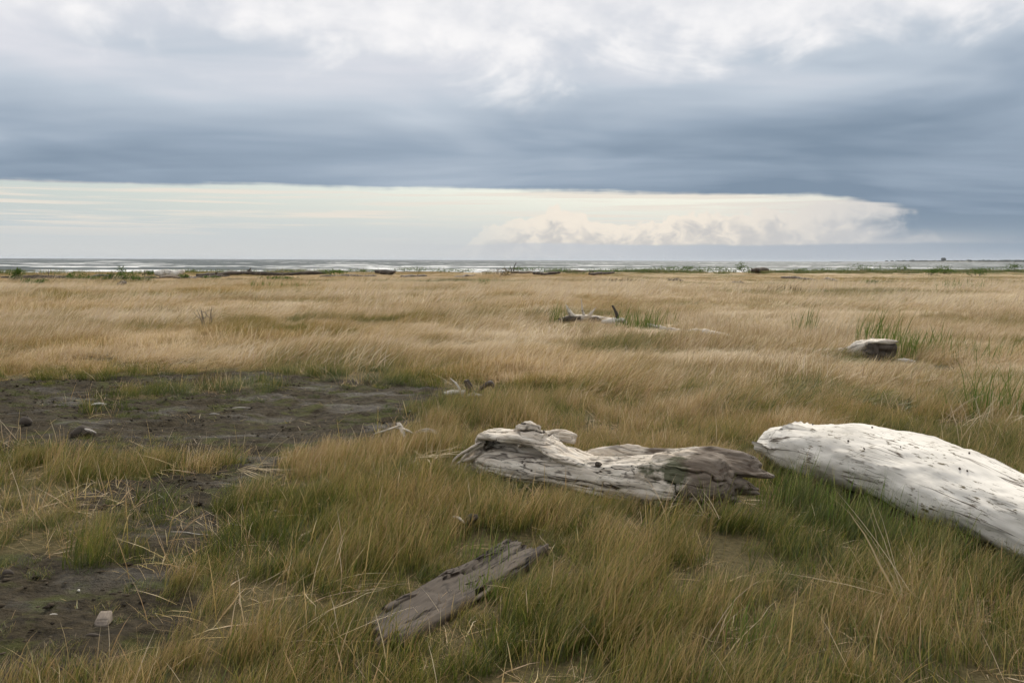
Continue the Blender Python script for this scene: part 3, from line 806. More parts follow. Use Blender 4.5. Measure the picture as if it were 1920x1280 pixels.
# --- the bleached log running out of the picture
def white_log():
    o_ = (2.45, 5.2)
    zs = [0.15, 0.18, 0.20, 0.225, 0.215, 0.19, 0.16, 0.13]
    rd = [(0.22, 0.13), (0.31, 0.20), (0.35, 0.215), (0.30, 0.20), (0.275, 0.195), (0.265, 0.195), (0.25, 0.185), (0.20, 0.16)]
    pts = [(x - o_[0], y - o_[1], z) for (x, y), z in zip(WHITE_LOG, zs)]
    V, F, g = tube(pts, rd, n=330, k=150, lump=0.075, seed=4, lf=0.55)
    g = g * np.array([1.0, 1.0, 1.0])
    N = normals_of(V, F)
    # a hump near the far end, hollows along the flank
    def bump(c_, r, h): return h * np.exp(-(((V - np.array(c_)) / np.array(r)) ** 2).sum(1))
    V = V + N * (bump((-0.22, 1.18, 0.42), (0.17, 0.20, 0.2), 0.085) + bump((-0.42, 1.35, 0.3), (0.14, 0.16, 0.2), 0.03)
                 - bump((-0.18, -0.2, 0.12), (0.12, 0.35, 0.12), 0.05) - bump((0.10, 0.10, 0.40), (0.12, 0.60, 0.15), 0.016)
                 + bump((0.14, -0.55, 0.34), (0.14, 0.32, 0.15), 0.022))[:, None]
    V = V + N * (0.012 * fbm(g[:, 0] * 4, g[:, 1] * 9, g[:, 2] * 9, oct=3, seed=8))[:, None]
    end = sstep(V[:, 1], 0.55, 1.15)                       # the far end is flaky and split
    V1, cav = carve(V, normals_of(V, F), g, 0.0040, 1.6, 14.0, 12, 0.7)
    V2, cav2 = carve(V, normals_of(V, F), g, 0.013, 3.0, 20.0, 44, 1.0)
    V = V1 * (1 - end[:, None]) + V2 * end[:, None]; cav = np.clip(cav - 0.30, 0, 1) * (1 - end) + np.clip(cav2 - 0.15, 0, 1) * end
    moss = 0.55 * np.exp(-((V[:, 2] - 0.03) / 0.10) ** 2) * (V[:, 0] < 0.1) + 0.15 * vnoise(V[:, 0] * 9, V[:, 1] * 9, V[:, 2] * 9, 3)
    root = empty('bleached_log', (o_[0], o_[1], hz(*o_)))
    trunk = link('trunk', to_mesh('bleached_trunk', V, F, {'grain': g, 'cavity': cav, 'moss': moss}, True), M_white, root)
    # knot holes and loose splinters of the surface
    kn = np.random.default_rng(3)
    for i in range(9):
        s = kn.uniform(0.15, 0.6); a = kn.uniform(0.5, 2.4)
        j = int(s * 329) * 150 + int(a / (2 * math.pi) * 150)
        p, nrm = V[j], normals_of(V, F)[j] if i == 0 else nrms[j]
        if i == 0: nrms = normals_of(V, F)
        r = kn.uniform(0.003, 0.007)
        link('knot', wood_mesh('log_knot', [tube([p - nrm * 0.01, p + nrm * 0.002, p + nrm * 0.004], [r, r, r * 0.4], 4, 8)], amp=0.0), M_dark, trunk)
    tag(root, 'thick smooth white bleached driftwood log running out of the right edge', 'driftwood log', 'big driftwood logs in the foreground')
white_log()

# --- the split, hollowed log lying in front
def split_log():
    ox, oy = LOG_L; ang = math.atan2(LOG_R[1] - LOG_L[1], LOG_R[0] - LOG_L[0])
    L = math.hypot(LOG_R[0] - LOG_L[0], LOG_R[1] - LOG_L[1]); k = L / 2.0
    sc = lambda pts: [(x * k, y, z) for x, y, z in pts]
    P = []
    # lower trunk
    P.append(tube(sc([(0.02, 0, 0.05), (0.12, 0, 0.08), (0.5, -0.02, 0.095), (1.0, -0.03, 0.115), (1.35, -0.03, 0.145), (1.62, -0.02, 0.165), (1.78, 0, 0.175), (1.86, 0.02, 0.185)]),
                  [(0.05, 0.06), (0.10, 0.10), (0.13, 0.105), (0.15, 0.125), (0.175, 0.155), (0.185, 0.175), (0.18, 0.16), (0.10, 0.10)], 60, 36, 0.10, 3))
    # upper slab that overhangs on the left and dives into the trunk
    P.append(tube(sc([(-0.02, 0.03, 0.02), (0.03, 0.03, 0.15), (0.09, 0.03, 0.262), (0.28, 0.01, 0.285), (0.46, -0.02, 0.315), (0.62, -0.05, 0.272), (0.80, -0.07, 0.215), (1.00, -0.06, 0.185)]),
                  [(0.06, 0.03), (0.09, 0.04), (0.12, 0.042), (0.12, 0.046), (0.12, 0.06), (0.11, 0.055), (0.10, 0.045), (0.075, 0.03)], 50, 28, 0.16, 14, lf=2.5))
    P.append(tube(sc([(0.06, 0.07, 0.10), (0.4, 0.06, 0.17), (0.9, 0.05, 0.14)]), [(0.06, 0.11), (0.055, 0.12), (0.05, 0.08)], 30, 20, 0.1, 77))
    # broken knot on the crest and a stub behind it
    P.append(tube(sc([(0.47, -0.03, 0.27), (0.43, -0.02, 0.345), (0.40, -0.01, 0.39)]), [0.105, 0.075, 0.05], 12, 16, 0.25, 5, lf=5))
    P.append(tube(sc([(0.50, 0.04, 0.28), (0.62, 0.09, 0.315), (0.73, 0.10, 0.305)]), [0.06, 0.045, 0.035], 12, 16, 0.2, 6, lf=4))
    P.append(tube(sc([(0.36, 0.0, 0.28), (0.46, -0.05, 0.385), (0.60, -0.06, 0.325)]), [0.035, 0.04, 0.045], 12, 14, 0.2, 16, lf=4))
    # thin back wall of the hollow
    P.append(tube(sc([(0.80, 0.13, 0.17), (1.00, 0.165, 0.215), (1.25, 0.17, 0.235), (1.55, 0.15, 0.275), (1.85, 0.10, 0.30), (1.98, 0.07, 0.28)]),
                  [(0.05, 0.06), (0.035, 0.07), (0.03, 0.07), (0.045, 0.075), (0.06, 0.06), (0.03, 0.03)], 40, 20, 0.12, 9, lf=3))
    # raised bark-like plate and lump on the front of the thick end
    P.append(tube(sc([(1.22, -0.12, 0.17), (1.36, -0.15, 0.19), (1.55, -0.14, 0.17), (1.70, -0.10, 0.14)]), [(0.03, 0.06), (0.055, 0.09), (0.06, 0.105), (0.03, 0.08)], 24, 20, 0.18, 22, lf=4))
    P.append(tube(sc([(1.36, -0.06, 0.25), (1.45, -0.05, 0.29), (1.60, -0.02, 0.285)]), [(0.05, 0.03), (0.06, 0.045), (0.05, 0.03)], 14, 18, 0.2, 23, lf=4))
    # torn fingers of the broken end
    for i, (x0, y0, z0, x1, y1, z1, r) in enumerate([(1.68, 0.02, 0.27, 2.07, 0.06, 0.245, 0.065), (1.70, -0.05, 0.20, 2.00, 0.02, 0.165, 0.055),
                                                   (1.70, -0.09, 0.13, 1.93, -0.05, 0.095, 0.05), (1.66, -0.07, 0.07, 1.88, -0.06, 0.03, 0.05),
                                                   (1.72, 0.06, 0.14, 1.98, 0.10, 0.12, 0.06), (1.75, -0.02, 0.26, 1.99, 0.0, 0.25, 0.03)]):
        P.append(tube(sc([(x0, y0, z0), ((x0 + x1) / 2, (y0 + y1) / 2, (z0 + z1) / 2 + 0.01), (x1, y1, z1)]), [(r, r), (r * 0.9, r * 0.75), (r * 0.3, r * 0.12)], 14, 14, 0.22, 30 + i, lf=6))
    def moss(V):
        x = V[:, 0] / k
        d = 1.05 * np.exp(-((x - 1.56) / 0.12) ** 2 - ((V[:, 2] - 0.24) / 0.10) ** 2) + 0.42 * np.exp(-((x - 1.40) / 0.10) ** 2 - ((V[:, 2] - 0.24) / 0.06) ** 2) + 0.30 * np.exp(-((x - 0.10) / 0.12) ** 2)
        return d + 0.45 * fbm(V[:, 0] * 10, V[:, 1] * 14, V[:, 2] * 14, oct=3, seed=6) * (d > 0.08)
    def rot_and_shade(V):
        x = V[:, 0] / k
        r = -0.18 + 1.45 * sstep(x, 1.40, 1.82) + 0.3 * fbm(V[:, 0] * 3, V[:, 1] * 16, V[:, 2] * 16, oct=3, seed=26) + 0.8 * sstep(x, 0.9, 1.05) * sstep(x, 1.5, 1.3) * sstep(V[:, 1], 0.02, 0.10) + 0.35 * sstep(V[:, 2], 0.10, 0.02)  # brown rot at the broken end; hollow's shade painted in; darker towards the bottom
        return r + 0.60 * sstep(x, 0.9, 0.4) * sstep(V[:, 2], 0.13, 0.16) * sstep(V[:, 2], 0.25, 0.21) + 0.25 * fbm(V[:, 0] * 6, V[:, 1] * 9, V[:, 2] * 9, oct=3, seed=16)  # shade under the overhanging slab painted into the wood colour
    root = empty('split_log', (ox, oy, hz(ox, oy) + 0.005), ang)
    trunk = link('trunk', wood_mesh('split_trunk', P, 0.0065, 0.0160, 1.3, 26.0, 31, 1.0, moss, rot_and_shade=rot_and_shade), M_log, root)
    # splayed root fibres at the left end
    fr = np.random.default_rng(12)
    for i in range(13):
        y0 = fr.uniform(-0.08, 0.08); z0 = fr.uniform(0.14, 0.24)
        x1 = fr.uniform(-0.16, -0.03); y1 = y0 + fr.uniform(-0.10, 0.02); r = fr.uniform(0.006, 0.016)
        pts = sc([(0.10, y0, z0), (0.02, y0 * 1.1 - 0.02, z0 - 0.05), (x1 * 0.7, y1, z0 * 0.45), (x1, y1 - 0.01, fr.uniform(0.0, 0.04))])
        link('root_fibre', wood_mesh('root_fibre', [tube(pts, [r, r * 1.1, r * 0.8, r * 0.35], 18, 9, 0.2, i, lf=4)], None, 0.0015, 3, 60, i), M_log, root)
    # a peg-like branch stub on the front
    link('branch_stub', wood_mesh('branch_stub', [tube(sc([(1.03, -0.09, 0.19), (1.035, -0.135, 0.215), (1.04, -0.16, 0.225)]), [0.024, 0.018, 0.012], 8, 12, 0.1, 3)], None, 0.002, 8, 60, 3), M_dark, trunk)
    tag(root, 'short split brown driftwood log with hollow back, mossy broken right end and root fibres', 'driftwood log', 'big driftwood logs in the foreground')
split_log()

# --- the weathered plank sunk in the grass
def plank():
    ax, ay = PLANK_A; ang = math.atan2(PLANK_B[1] - ay, PLANK_B[0] - ax); L = math.hypot(PLANK_B[0] - ax, PLANK_B[1] - ay)
    def slab(x0, x1, y0, y1, z, th, dish, seed, taper=0.25, nx=110, ny=44, tilt=0.0):
        u = np.linspace(0, 1, nx); v = np.linspace(0, 1, ny)
        U, W = np.meshgrid(u, v, indexing='ij')
        e0 = x0 + 0.05 * fbm(W[0] * 7, W[0] * 0 + seed, oct=3, seed=seed); e1 = x1 + 0.07 * fbm(W[0] * 6, W[0] * 0 + seed + 3, oct=3, seed=seed + 1)
        xx = e0[None] + (e1 - e0)[None] * U
        wob = 0.012 * fbm(U * 5, W * 0, seed=seed + 2, oct=3)
        mid, hw = (y0 + y1) / 2, (y1 - y0) / 2 * (1 - taper * np.abs(U - 0.55) ** 1.5)
        yy = mid + hw * (W * 2 - 1) + wob * np.sign(W - 0.5)
        zt = z + dish * (W * 2 - 1) ** 2 - dish * 0.5 + tilt * U + 0.006 * fbm(xx * 5, yy * 9, oct=3, seed=seed)
        gr = np.stack([xx, yy, 0 * xx], -1).reshape(-1, 3)
        top = np.stack([xx, yy, zt], -1).reshape(-1, 3); bot = np.stack([xx, yy, zt - th], -1).reshape(-1, 3)
        F = []; idx = np.arange(nx * ny).reshape(nx, ny); o = nx * ny
        q = np.stack([idx[:-1, :-1], idx[1:, :-1], idx[1:, 1:], idx[:-1, 1:]], -1).reshape(-1, 4)
        F += [tuple(a) for a in q.tolist()] + [tuple(reversed([i + o for i in a])) for a in q.tolist()]
        rim = list(idx[:, 0]) + list(idx[-1, 1:]) + list(idx[-2::-1, -1]) + list(idx[0, -2:0:-1])
        for a, b in zip(rim, rim[1:] + rim[:1]): F.append((int(b), int(a), int(a) + o, int(b) + o))
        return np.concatenate([top, bot]), F, np.concatenate([gr, gr + np.array([0, 0, 0.02])])
    root = empty('weathered_plank', (ax, ay, hz(ax, ay) - 0.017), ang)
    link('board', wood_mesh('plank_board', [slab(-0.08, L + 0.07, -0.13, 0.11, 0.064, 0.07, 0.026, 5, tilt=0.0)], None, 0.0065, 2.6, 34.0, 51, 1.0), M_grey, root)
    link('split_edge', wood_mesh('plank_edge', [slab(0.10, 0.62, 0.085, 0.13, 0.075, 0.06, -0.010, 15, 0.8, 60, 18, 0.0)], None, 0.008, 3, 40.0, 52, 1.0), M_grey, root)
    link('split_edge', wood_mesh('plank_sliver', [slab(0.55, L + 0.04, 0.075, 0.11, 0.082, 0.05, -0.006, 25, 0.5, 70, 14, -0.012)], None, 0.006, 3, 40.0, 53, 1.0), M_grey, root)
    link('splinter', wood_mesh('plank_splinter', [tube([(0.28, -0.10, 0.03), (0.5, -0.125, 0.045), (0.72, -0.12, 0.05)], [(0.004, 0.003), (0.017, 0.010), (0.004, 0.003)], 24, 8, 0.2, 8)], None, 0.002, 4, 60, 54), M_block, root)
    tag(root, 'grey weathered plank with split raised edge lying in the grass, lower middle', 'plank')
plank()

# --- loose sticks, roots and chunks
def stick_mesh(name, pts, rad, seed, amp=0.002, n=26, k=10, lump=0.15):
    return wood_mesh(name, [tube(pts, rad, n, k, lump, seed, lf=3)], None, amp, 3, 40, seed)

def far_log():
    """long fallen trunk in the middle distance with a flared hollow root end towards the viewer"""
    a = G(1640, 676); b = G(1212, 616)
    ang = math.atan2(b[1] - a[1], b[0] - a[0]); L = math.hypot(b[0] - a[0], b[1] - a[1])
    root = empty('fallen_trunk', (a[0], a[1], hz(a[0], a[1])), ang); root.scale = (1, 0.68, 0.80)
    P = [tube([(-0.28, 0.05, 0.40), (0.0, 0, 0.34), (0.28, 0, 0.20), (0.65, 0.03, 0.07), (L * 0.25, 0.1, -0.02), (L * 0.45, 0.15, 0.02), (L * 0.56, 0.10, 0.09), (L * 0.70, 0.0, 0.10), (L * 0.8, -0.05, 0.04), (L, 0, 0.10)],
              [(0.22, 0.04), (0.22, 0.09), (0.17, 0.17), (0.12, 0.11), (0.11, 0.09), (0.10, 0.08), (0.10, 0.09), (0.10, 0.09), (0.08, 0.07), (0.05, 0.05)], 110, 20, 0.14, 3, lf=1.5)]
    link('trunk', wood_mesh('fallen_trunk', P, None, 0.016, 1.5, 20, 61, 1.0), M_log, root)
    for i, (pts, rad) in enumerate([([(-0.15, 0.20, 0.37), (-0.22, 0.26, 0.18), (-0.25, 0.24, 0.0)], [0.035, 0.045, 0.03]),
                                    ([(-0.1, -0.02, 0.35), (-0.25, 0.06, 0.16), (-0.38, 0.02, 0.0)], [0.03, 0.035, 0.025]),
                                    ([(-0.2, -0.18, 0.38), (-0.22, -0.20, 0.18), (-0.12, -0.16, 0.0)], [0.06, 0.05, 0.06]),
                                    ([(-0.15, 0.05, 0.30), (-0.10, 0.12, 0.14), (-0.12, 0.05, 0.0)], [0.05, 0.06, 0.08]),
                                    ([(-0.25, -0.15, 0.03), (-0.40, -0.28, 0.05), (-0.50, -0.42, 0.045)], [0.03, 0.045, 0.02])]):
        link('root', stick_mesh('trunk_root', pts, rad, 70 + i, 0.006), M_grey if i < 4 else M_pale, root)
    link('hollow_shade_body', wood_mesh('hollow_shade_body', [tube([(-0.02, 0.02, 0.0), (-0.10, 0.02, 0.15), (-0.12, 0.02, 0.35)], [(0.22, 0.30), (0.20, 0.28), (0.16, 0.24)], 24, 20, 0.2, 9, lf=3)], None, 0.012, 8, 14, 66), M_dark, root)  # dark body standing in for the shade inside the hollow root end
    tag(root, 'long pale fallen trunk in the meadow with dark hollow root end, beyond the white log', 'fallen trunk')
far_log()

def root_tangle(name, px, py, specs, label, cat, mats, z=0.0, group=None, size=1.0):
    """a thing of several limbs; specs = [(part name, pts, radii, material index)] in metres about the base"""
    p = G(px, py); o = empty(name, (p[0], p[1], hz(p[0], p[1]) + z)); o.scale = (size,) * 3
    for i, (pn_, pts, rad, mi) in enumerate(specs):
        link(pn_, stick_mesh(pn_, pts, rad, 200 + int(px) % 97 + i, 0.004, 22, 9, 0.22), mats[mi], o)
    return tag(o, label, cat, group)
root_tangle('root_stump', 1092, 606, [
    ('trunk', [(-0.42, 0.0, 0.10), (-0.15, 0.02, 0.13), (0.2, 0.0, 0.12), (0.6, 0.02, 0.08), (0.95, 0.05, 0.05)], [0.04, 0.075, 0.07, 0.05, 0.02], 0),
    ('root', [(-0.15, 0, 0.12), (-0.26, 0, 0.25), (-0.33, 0.02, 0.40)], [0.06, 0.04, 0.008], 0),
    ('root', [(0.05, 0, 0.12), (0.0, 0, 0.30), (-0.03, 0.02, 0.52)], [0.04, 0.02, 0.006], 0),
    ('root', [(0.1, 0, 0.12), (0.18, -0.02, 0.24), (0.26, 0.02, 0.33)], [0.04, 0.028, 0.010], 0),
    ('root', [(-0.05, -0.02, 0.1), (-0.30, -0.06, 0.12), (-0.50, -0.08, 0.10)], [0.06, 0.05, 0.02], 1),
    ('root', [(0.22, -0.05, 0.05), (0.26, -0.07, 0.10), (0.45, -0.1, 0.04)], [0.05, 0.06, 0.02], 1)],
    'pale splintered root stump sticking out of the meadow, with spiky snags', 'driftwood', [M_log, M_dark], size=1.2)
root_tangle('driftwood_snag', 1150, 609, [
    ('trunk', [(-0.20, 0, 0.08), (0.0, 0, 0.08), (0.20, 0, 0.10)], [0.03, 0.07, 0.03], 0),
    ('branch', [(0.08, 0, 0.08), (0.05, 0, 0.22), (-0.02, 0.01, 0.36)], [0.03, 0.025, 0.012], 1),
    ('branch', [(0.0, -0.04, 0.09), (0.14, -0.05, 0.12), (0.22, -0.05, 0.06)], [0.02, 0.035, 0.015], 0)],
    'small dark snag with one upright stick, right of the splintered root stump', 'driftwood', [M_pale, M_dark], size=1.4)
root_tangle('root_debris', 868, 742, [
    ('root', [(-0.15, 0, 0.02), (-0.08, 0, 0.03), (0.02, 0, 0.035)], [0.012, 0.02, 0.015], 0),
    ('root', [(-0.10, 0.02, 0.14), (-0.04, 0, 0.08), (0.0, -0.02, 0.0)], [0.006, 0.008, 0.012], 0),
    ('root', [(0.03, 0, 0.13), (0.05, 0, 0.07), (0.08, -0.03, 0.0)], [0.022, 0.03, 0.02], 1),
    ('root', [(0.02, -0.03, 0.0), (0.08, -0.04, 0.02), (0.15, -0.05, 0.015)], [0.01, 0.016, 0.008], 0),
    ('root', [(0.10, 0.03, 0.02), (0.17, 0.03, 0.08), (0.22, 0.03, 0.10), (0.25, 0.02, 0.06)], [0.01, 0.02, 0.02, 0.008], 1)],
    'small pale root debris at the right tip of the mud patch', 'driftwood', [M_pale, M_grey], size=1.4)
root_tangle('bark_shards', 752, 822, [
    ('shard', [(-0.18, 0, 0.02), (-0.08, 0, 0.05), (0.0, 0, 0.08)], [(0.008, 0.004), (0.025, 0.008), (0.01, 0.005)], 0),
    ('shard', [(-0.02, 0.02, 0.09), (0.0, 0, 0.06), (0.03, -0.02, 0.0)], [(0.012, 0.005), (0.02, 0.007), (0.012, 0.005)], 0),
    ('shard', [(-0.06, 0.02, 0.06), (0.02, 0.01, 0.05), (0.08, 0.02, 0.02)], [(0.01, 0.004), (0.02, 0.008), (0.01, 0.004)], 0),
    ('shard', [(0.10, 0, 0.03), (0.17, 0, 0.045), (0.24, 0, 0.03)], [(0.01, 0.004), (0.025, 0.008), (0.01, 0.005)], 0),
    ('shard', [(0.2, -0.03, 0.05), (0.24, -0.05, 0.02), (0.25, -0.06, 0.0)], [(0.01, 0.005), (0.015, 0.006), (0.008, 0.004)], 0)],
    'pale splintered bark shards in the grass below the mud patch, left of the split log', 'driftwood', [M_pale, M_grey], z=0.03, size=1.3)
root_tangle('wood_clod', 155, 815, [
    ('stump', [(-0.10, 0, 0.03), (0.0, 0, 0.045), (0.10, 0, 0.02)], [0.02, 0.055, 0.03], 1),
    ('stick', [(-0.04, -0.03, 0.07), (0.06, -0.04, 0.075), (0.14, -0.05, 0.05)], [0.006, 0.009, 0.004], 0),
    ('stick', [(0.02, -0.05, 0.03), (0.08, -0.06, 0.06), (0.12, -0.06, 0.03)], [0.006, 0.012, 0.006], 1)],
    'dark clod of rotten wood on the mud with a pale stick across it', 'driftwood', [M_pale, M_dark])
root_tangle('wood_clod', 48, 797, [
    ('stump', [(-0.05, 0, 0.02), (0.0, 0, 0.045), (0.05, 0, 0.02)], [0.015, 0.04, 0.02], 1),
    ('stick', [(0.0, 0, 0.05), (0.02, 0, 0.08), (0.03, 0, 0.09)], [0.012, 0.008, 0.004], 1)],
    'small dark lump of wood near the left edge of the mud', 'driftwood', [M_pale, M_dark])
root_tangle('wood_scrap', 860, 1003, [
    ('scrap', [(-0.03, 0.0, 0.09), (0.0, -0.01, 0.085), (0.03, -0.01, 0.06)], [(0.006, 0.004), (0.012, 0.008), (0.008, 0.004)], 0),
    ('scrap', [(0.03, 0.05, 0.02), (0.06, 0.04, 0.06), (0.10, 0.03, 0.08)], [0.02, 0.03, 0.012], 1)],
    'broken wood scrap half hidden in grass above the plank', 'driftwood', [M_pale, M_dark])

def wood_block():
    p = G(193, 1160); o = empty('wood_block', (p[0], p[1], hz(p[0], p[1]) + 0.004), 0.12); o.scale = (0.85,) * 3
    bm = bmesh.new(); bmesh.ops.create_cube(bm, size=1.0)
    for v in bm.verts:
        v.co = Vector((v.co.x * (0.074 - 0.014 * (v.co.z + 0.5)), v.co.y * 0.07 + (v.co.z + 0.5) * 0.02, (v.co.z + 0.5) * (0.028 + 0.022 * (v.co.y > 0))))
    bmesh.ops.bevel(bm, geom=bm.edges[:] , offset=0.005, segments=2, affect='EDGES')
    bmesh.ops.subdivide_edges(bm, edges=bm.edges[:], cuts=3, use_grid_fill=True)
    V = np.array([v.co[:] for v in bm.verts]); F = [tuple(v.index for v in f.verts) for f in bm.faces]; bm.free()
    V = V + 0.0025 * np.stack([vnoise(V[:, 0] * 50, V[:, 1] * 50, V[:, 2] * 50, i) for i in range(3)], -1)
    me = to_mesh('wood_block', V, F, {'grain': V[:, [1, 0, 2]], 'cavity': np.zeros(len(V))}, True)
    link('block', me, M_block, o)
    link('splinter', stick_mesh('block_splinter', [(-0.03, -0.04, 0.0), (0.0, -0.045, 0.006), (0.035, -0.04, 0.002)], [0.003, 0.006, 0.003], 5, 0.001), M_dark, o)
    tag(o, 'small sawn grey wood block on the mud, lower left', 'wood block')
wood_block()

# chips, twigs and shells on the mud; each its own thing
CHIPS = [  # px, py, length m, width m, turn, material, label
    (186, 753, 0.16, 0.022, 0.1, M_white, 'white wood chip on the left of the big mud patch'),
    (455, 762, 0.22, 0.012, 0.05, M_pale, 'pale stick lying level in the middle of the big mud patch'),
    (402, 774, 0.10, 0.010, 0.0, M_white, 'thin white sliver below the pale stick on the mud'),
    (500, 722, 0.16, 0.012, -0.6, M_pale, 'pale twig by the grass islet at the top of the mud'),
    (535, 736, 0.20, 0.016, 0.1, M_dark, 'dark twig right of the grass islet on the mud'),
    (768, 768, 0.07, 0.010, 0.5, M_white, 'short white twig on the right part of the mud'),
    (814, 767, 0.09, 0.012, 0.0, M_white, 'pale flat chip at the right end of the mud'),
    (175, 1187, 0.060, 0.012, 0.0, M_dark, 'dark bark chip on the mud below the sawn block'),
    (98, 1137, 0.035, 0.008, 0.5, M_pale, 'pale shell-like chip left of the sawn block'),
    (147, 1103, 0.012, 0.010, 0.0, M_white, 'tiny white pebble above the sawn block'),
    (15, 1083, 0.05, 0.03, 0.2, M_dark, 'dark wood lump on the mud at the left edge'),
    (360, 1000, 0.26, 0.005, -0.25, M_pale, 'thin bleached stem lying across the mud channel'),
    (440, 980, 0.10, 0.005, -0.3, M_pale, 'short bleached stem right of the mud channel'),
    (520, 960, 0.09, 0.008, -0.5, M_pale, 'curled pale stem in the grass right of the mud channel')]
for i, (px, py, l, w, a, mt, lb) in enumerate(CHIPS):
    p = G(px, py)
    pts = [(-l / 2, 0, w * 0.30), (-l * 0.2, l * 0.03, w * 0.7), (l * 0.15, -l * 0.03, w * 0.75), (l / 2, l * 0.02, w * 0.35)]
    o = link('wood_chip' if w > 0.009 else 'twig', stick_mesh('wood_chip', pts, [(w * 0.2, w * 0.2), (w * 0.5, w * 0.42), (w * 0.5, w * 0.4), (w * 0.2, w * 0.15)], i, w * 0.1, 20, 8, 0.35), mt,
             loc=(p[0], p[1], hz(p[0], p[1]) - 0.001), rz=a)
    tag(o, lb, 'wood chip' if w > 0.009 else 'twig', 'wood scraps on the mud')

# bundles of bleached straw lying on the grass
def straw(px, py, n, l, wdir, spread, label, seed, z=0.05):
    p = G(px, py)
    V, F, b, a = blades(n, 0.09, l * 0.6, l, 0.0055, 1.25, 0.45, spread, seed, seg=6, wind=wdir)
    o = link('straw_bundle', to_mesh('straw_bundle', V, F, {'blade': b, 'along': a}), M_straw, loc=(p[0], p[1], hz(p[0], p[1]) + z))
    tag(o, label, 'straw', 'bleached straw lying on the grass')
straw(462, 888, 22, 0.50, -0.35, 0.35, 'bleached straw bundle fanning right beside the mud channel', 1)
straw(1690, 1165, 16, 0.62, 2.6, 0.5, 'long pale straw stalks crossing the grass at lower right', 2, 0.14)
straw(1330, 1010, 14, 0.22, 2.9, 0.6, 'short pale straw below the broken end of the split log', 3, 0.12)
straw(800, 880, 26, 0.34, 0.6, 1.3, 'messy heap of pale straw left of the split log', 4, 0.10)

# ------------------------------------------------------------------ tall green grass clumps in the meadow
def clump(px, py, n, r, l0, l1, w, label, seed, mat=None, tilt=0.16, bend=0.55, spread=1.3, wind=0.2, name='grass_clump', cat='grass clump', grp='green grass clumps in the meadow', seg=5):
    p = G(px, py)
    V, F, b, a = blades(n, r, l0, l1, w, tilt, bend, spread, seed, seg=seg, wind=wind)
    o = link(name, to_mesh(name, V, F, {'blade': b, 'along': a}), mat or M_dune, loc=(p[0], p[1], hz(p[0], p[1])))
    return tag(o, label, cat, grp)
clump(1645, 655, 120, 0.42, 0.45, 0.95, 0.013, 'tall green grass clump growing over the hollow root end', 1, bend=0.7, spread=0.8)
clump(1695, 672, 170, 0.45, 0.35, 0.62, 0.013, 'low dark green grass right of the hollow root end', 2)
clump(1508, 632, 45, 0.30, 0.40, 0.80, 0.013, 'upright green grass blades beside the fallen trunk, left of its root end', 3, bend=0.3, spread=1.0)
clump(1560, 640, 90, 0.7, 0.40, 0.85, 0.012, 'brownish tall grass leaning right over the fallen trunk', 4, M_straw, bend=0.6, spread=0.5, tilt=0.35)
clump(1765, 668, 60, 0.35, 0.30, 0.60, 0.012, 'small green clump well to the right of the root end', 5)
clump(1835, 682, 110, 0.6, 0.32, 0.55, 0.012, 'wide low green clump near the right edge below the fallen trunk', 6)
clump(1045, 606, 40, 0.22, 0.35, 0.65, 0.016, 'upright green grass clump left of the splintered root stump', 7, bend=0.3, spread=1.0)
clump(1190, 620, 130, 0.55, 0.30, 0.70, 0.016, 'dense dark green clump right of the splintered root stump', 8, bend=0.6)
clump(1240, 618, 22, 0.35, 0.40, 0.75, 0.013, 'sparse green stems where the fallen trunk thins out', 9)
clump(1890, 790, 130, 0.36, 0.45, 0.80, 0.009, 'large green and straw clump at the right edge above the white log', 10, bend=0.95, spread=1.2)
clump(1850, 815, 90, 0.40, 0.30, 0.60, 0.008, 'tangled dead grass at the foot of the right edge clump', 11, M_straw, tilt=0.8, bend=0.9, spread=1.6)
clump(1775, 775, 60, 0.30, 0.20, 0.42, 0.007, 'small green clump left of the right edge clump', 12)
clump(395, 722, 170, 0.22, 0.14, 0.30, 0.006, 'reddish straw tuft standing on the islet in the mud', 13, M_drybush, bend=0.6, spread=0.8)
clump(888, 742, 60, 0.16, 0.10, 0.22, 0.006, 'small bright green tuft over the root debris by the mud', 14)
clump(925, 1055, 60, 0.12, 0.10, 0.24, 0.0045, 'bright green grass tuft at the top of the plank', 15, bend=0.9)
clump(850, 1040, 70, 0.14, 0.10, 0.24, 0.0045, 'bright green grass tuft above the middle of the plank', 16, bend=0.9)
clump(910, 1120, 60, 0.12, 0.10, 0.22, 0.0045, 'green grass tuft against the right side of the plank', 17, bend=0.8)
clump(1330, 975, 110, 0.22, 0.16, 0.34, 0.0045, 'deep green tuft under the broken end of the split log', 18)
clump(1480, 950, 150, 0.25, 0.18, 0.40, 0.0045, 'deep green tuft in the gap between the two logs', 19)
clump(1600, 985, 150, 0.25, 0.18, 0.38, 0.0045, 'deep green tuft in the hollow under the white log', 20)
clump(1750, 1040, 120, 0.22, 0.18, 0.36, 0.0045, 'green tuft along the lower flank of the white log', 21)
clump(1695, 965, 26, 0.07, 0.14, 0.30, 0.0040, 'thin green stems standing in front of the white log', 22)
clump(1135, 925, 60, 0.16, 0.12, 0.28, 0.0045, 'green tuft in front of the middle of the split log', 23)
clump(1400, 1215, 50, 0.10, 0.16, 0.30, 0.0050, 'bright green tuft near the bottom edge, right of centre', 24)
clump(1800, 545, 130, 1.2, 0.45, 0.85, 0.030, 'loose pale green bush of grass far out on the right', 25, bend=0.5, seg=4)
clump(1470, 548, 60, 0.8, 0.30, 0.5, 0.03, 'low brown tuft left of the distant loose green bush', 26, M_drybush, seg=4)
clump(548, 542, 110, 1.3, 0.30, 0.60, 0.030, 'wide low green tuft left of centre, before the shore', 27, seg=4)
clump(486, 540, 50, 0.6, 0.30, 0.5, 0.030, 'small green tuft left of the wide low one before the shore', 28, seg=4)
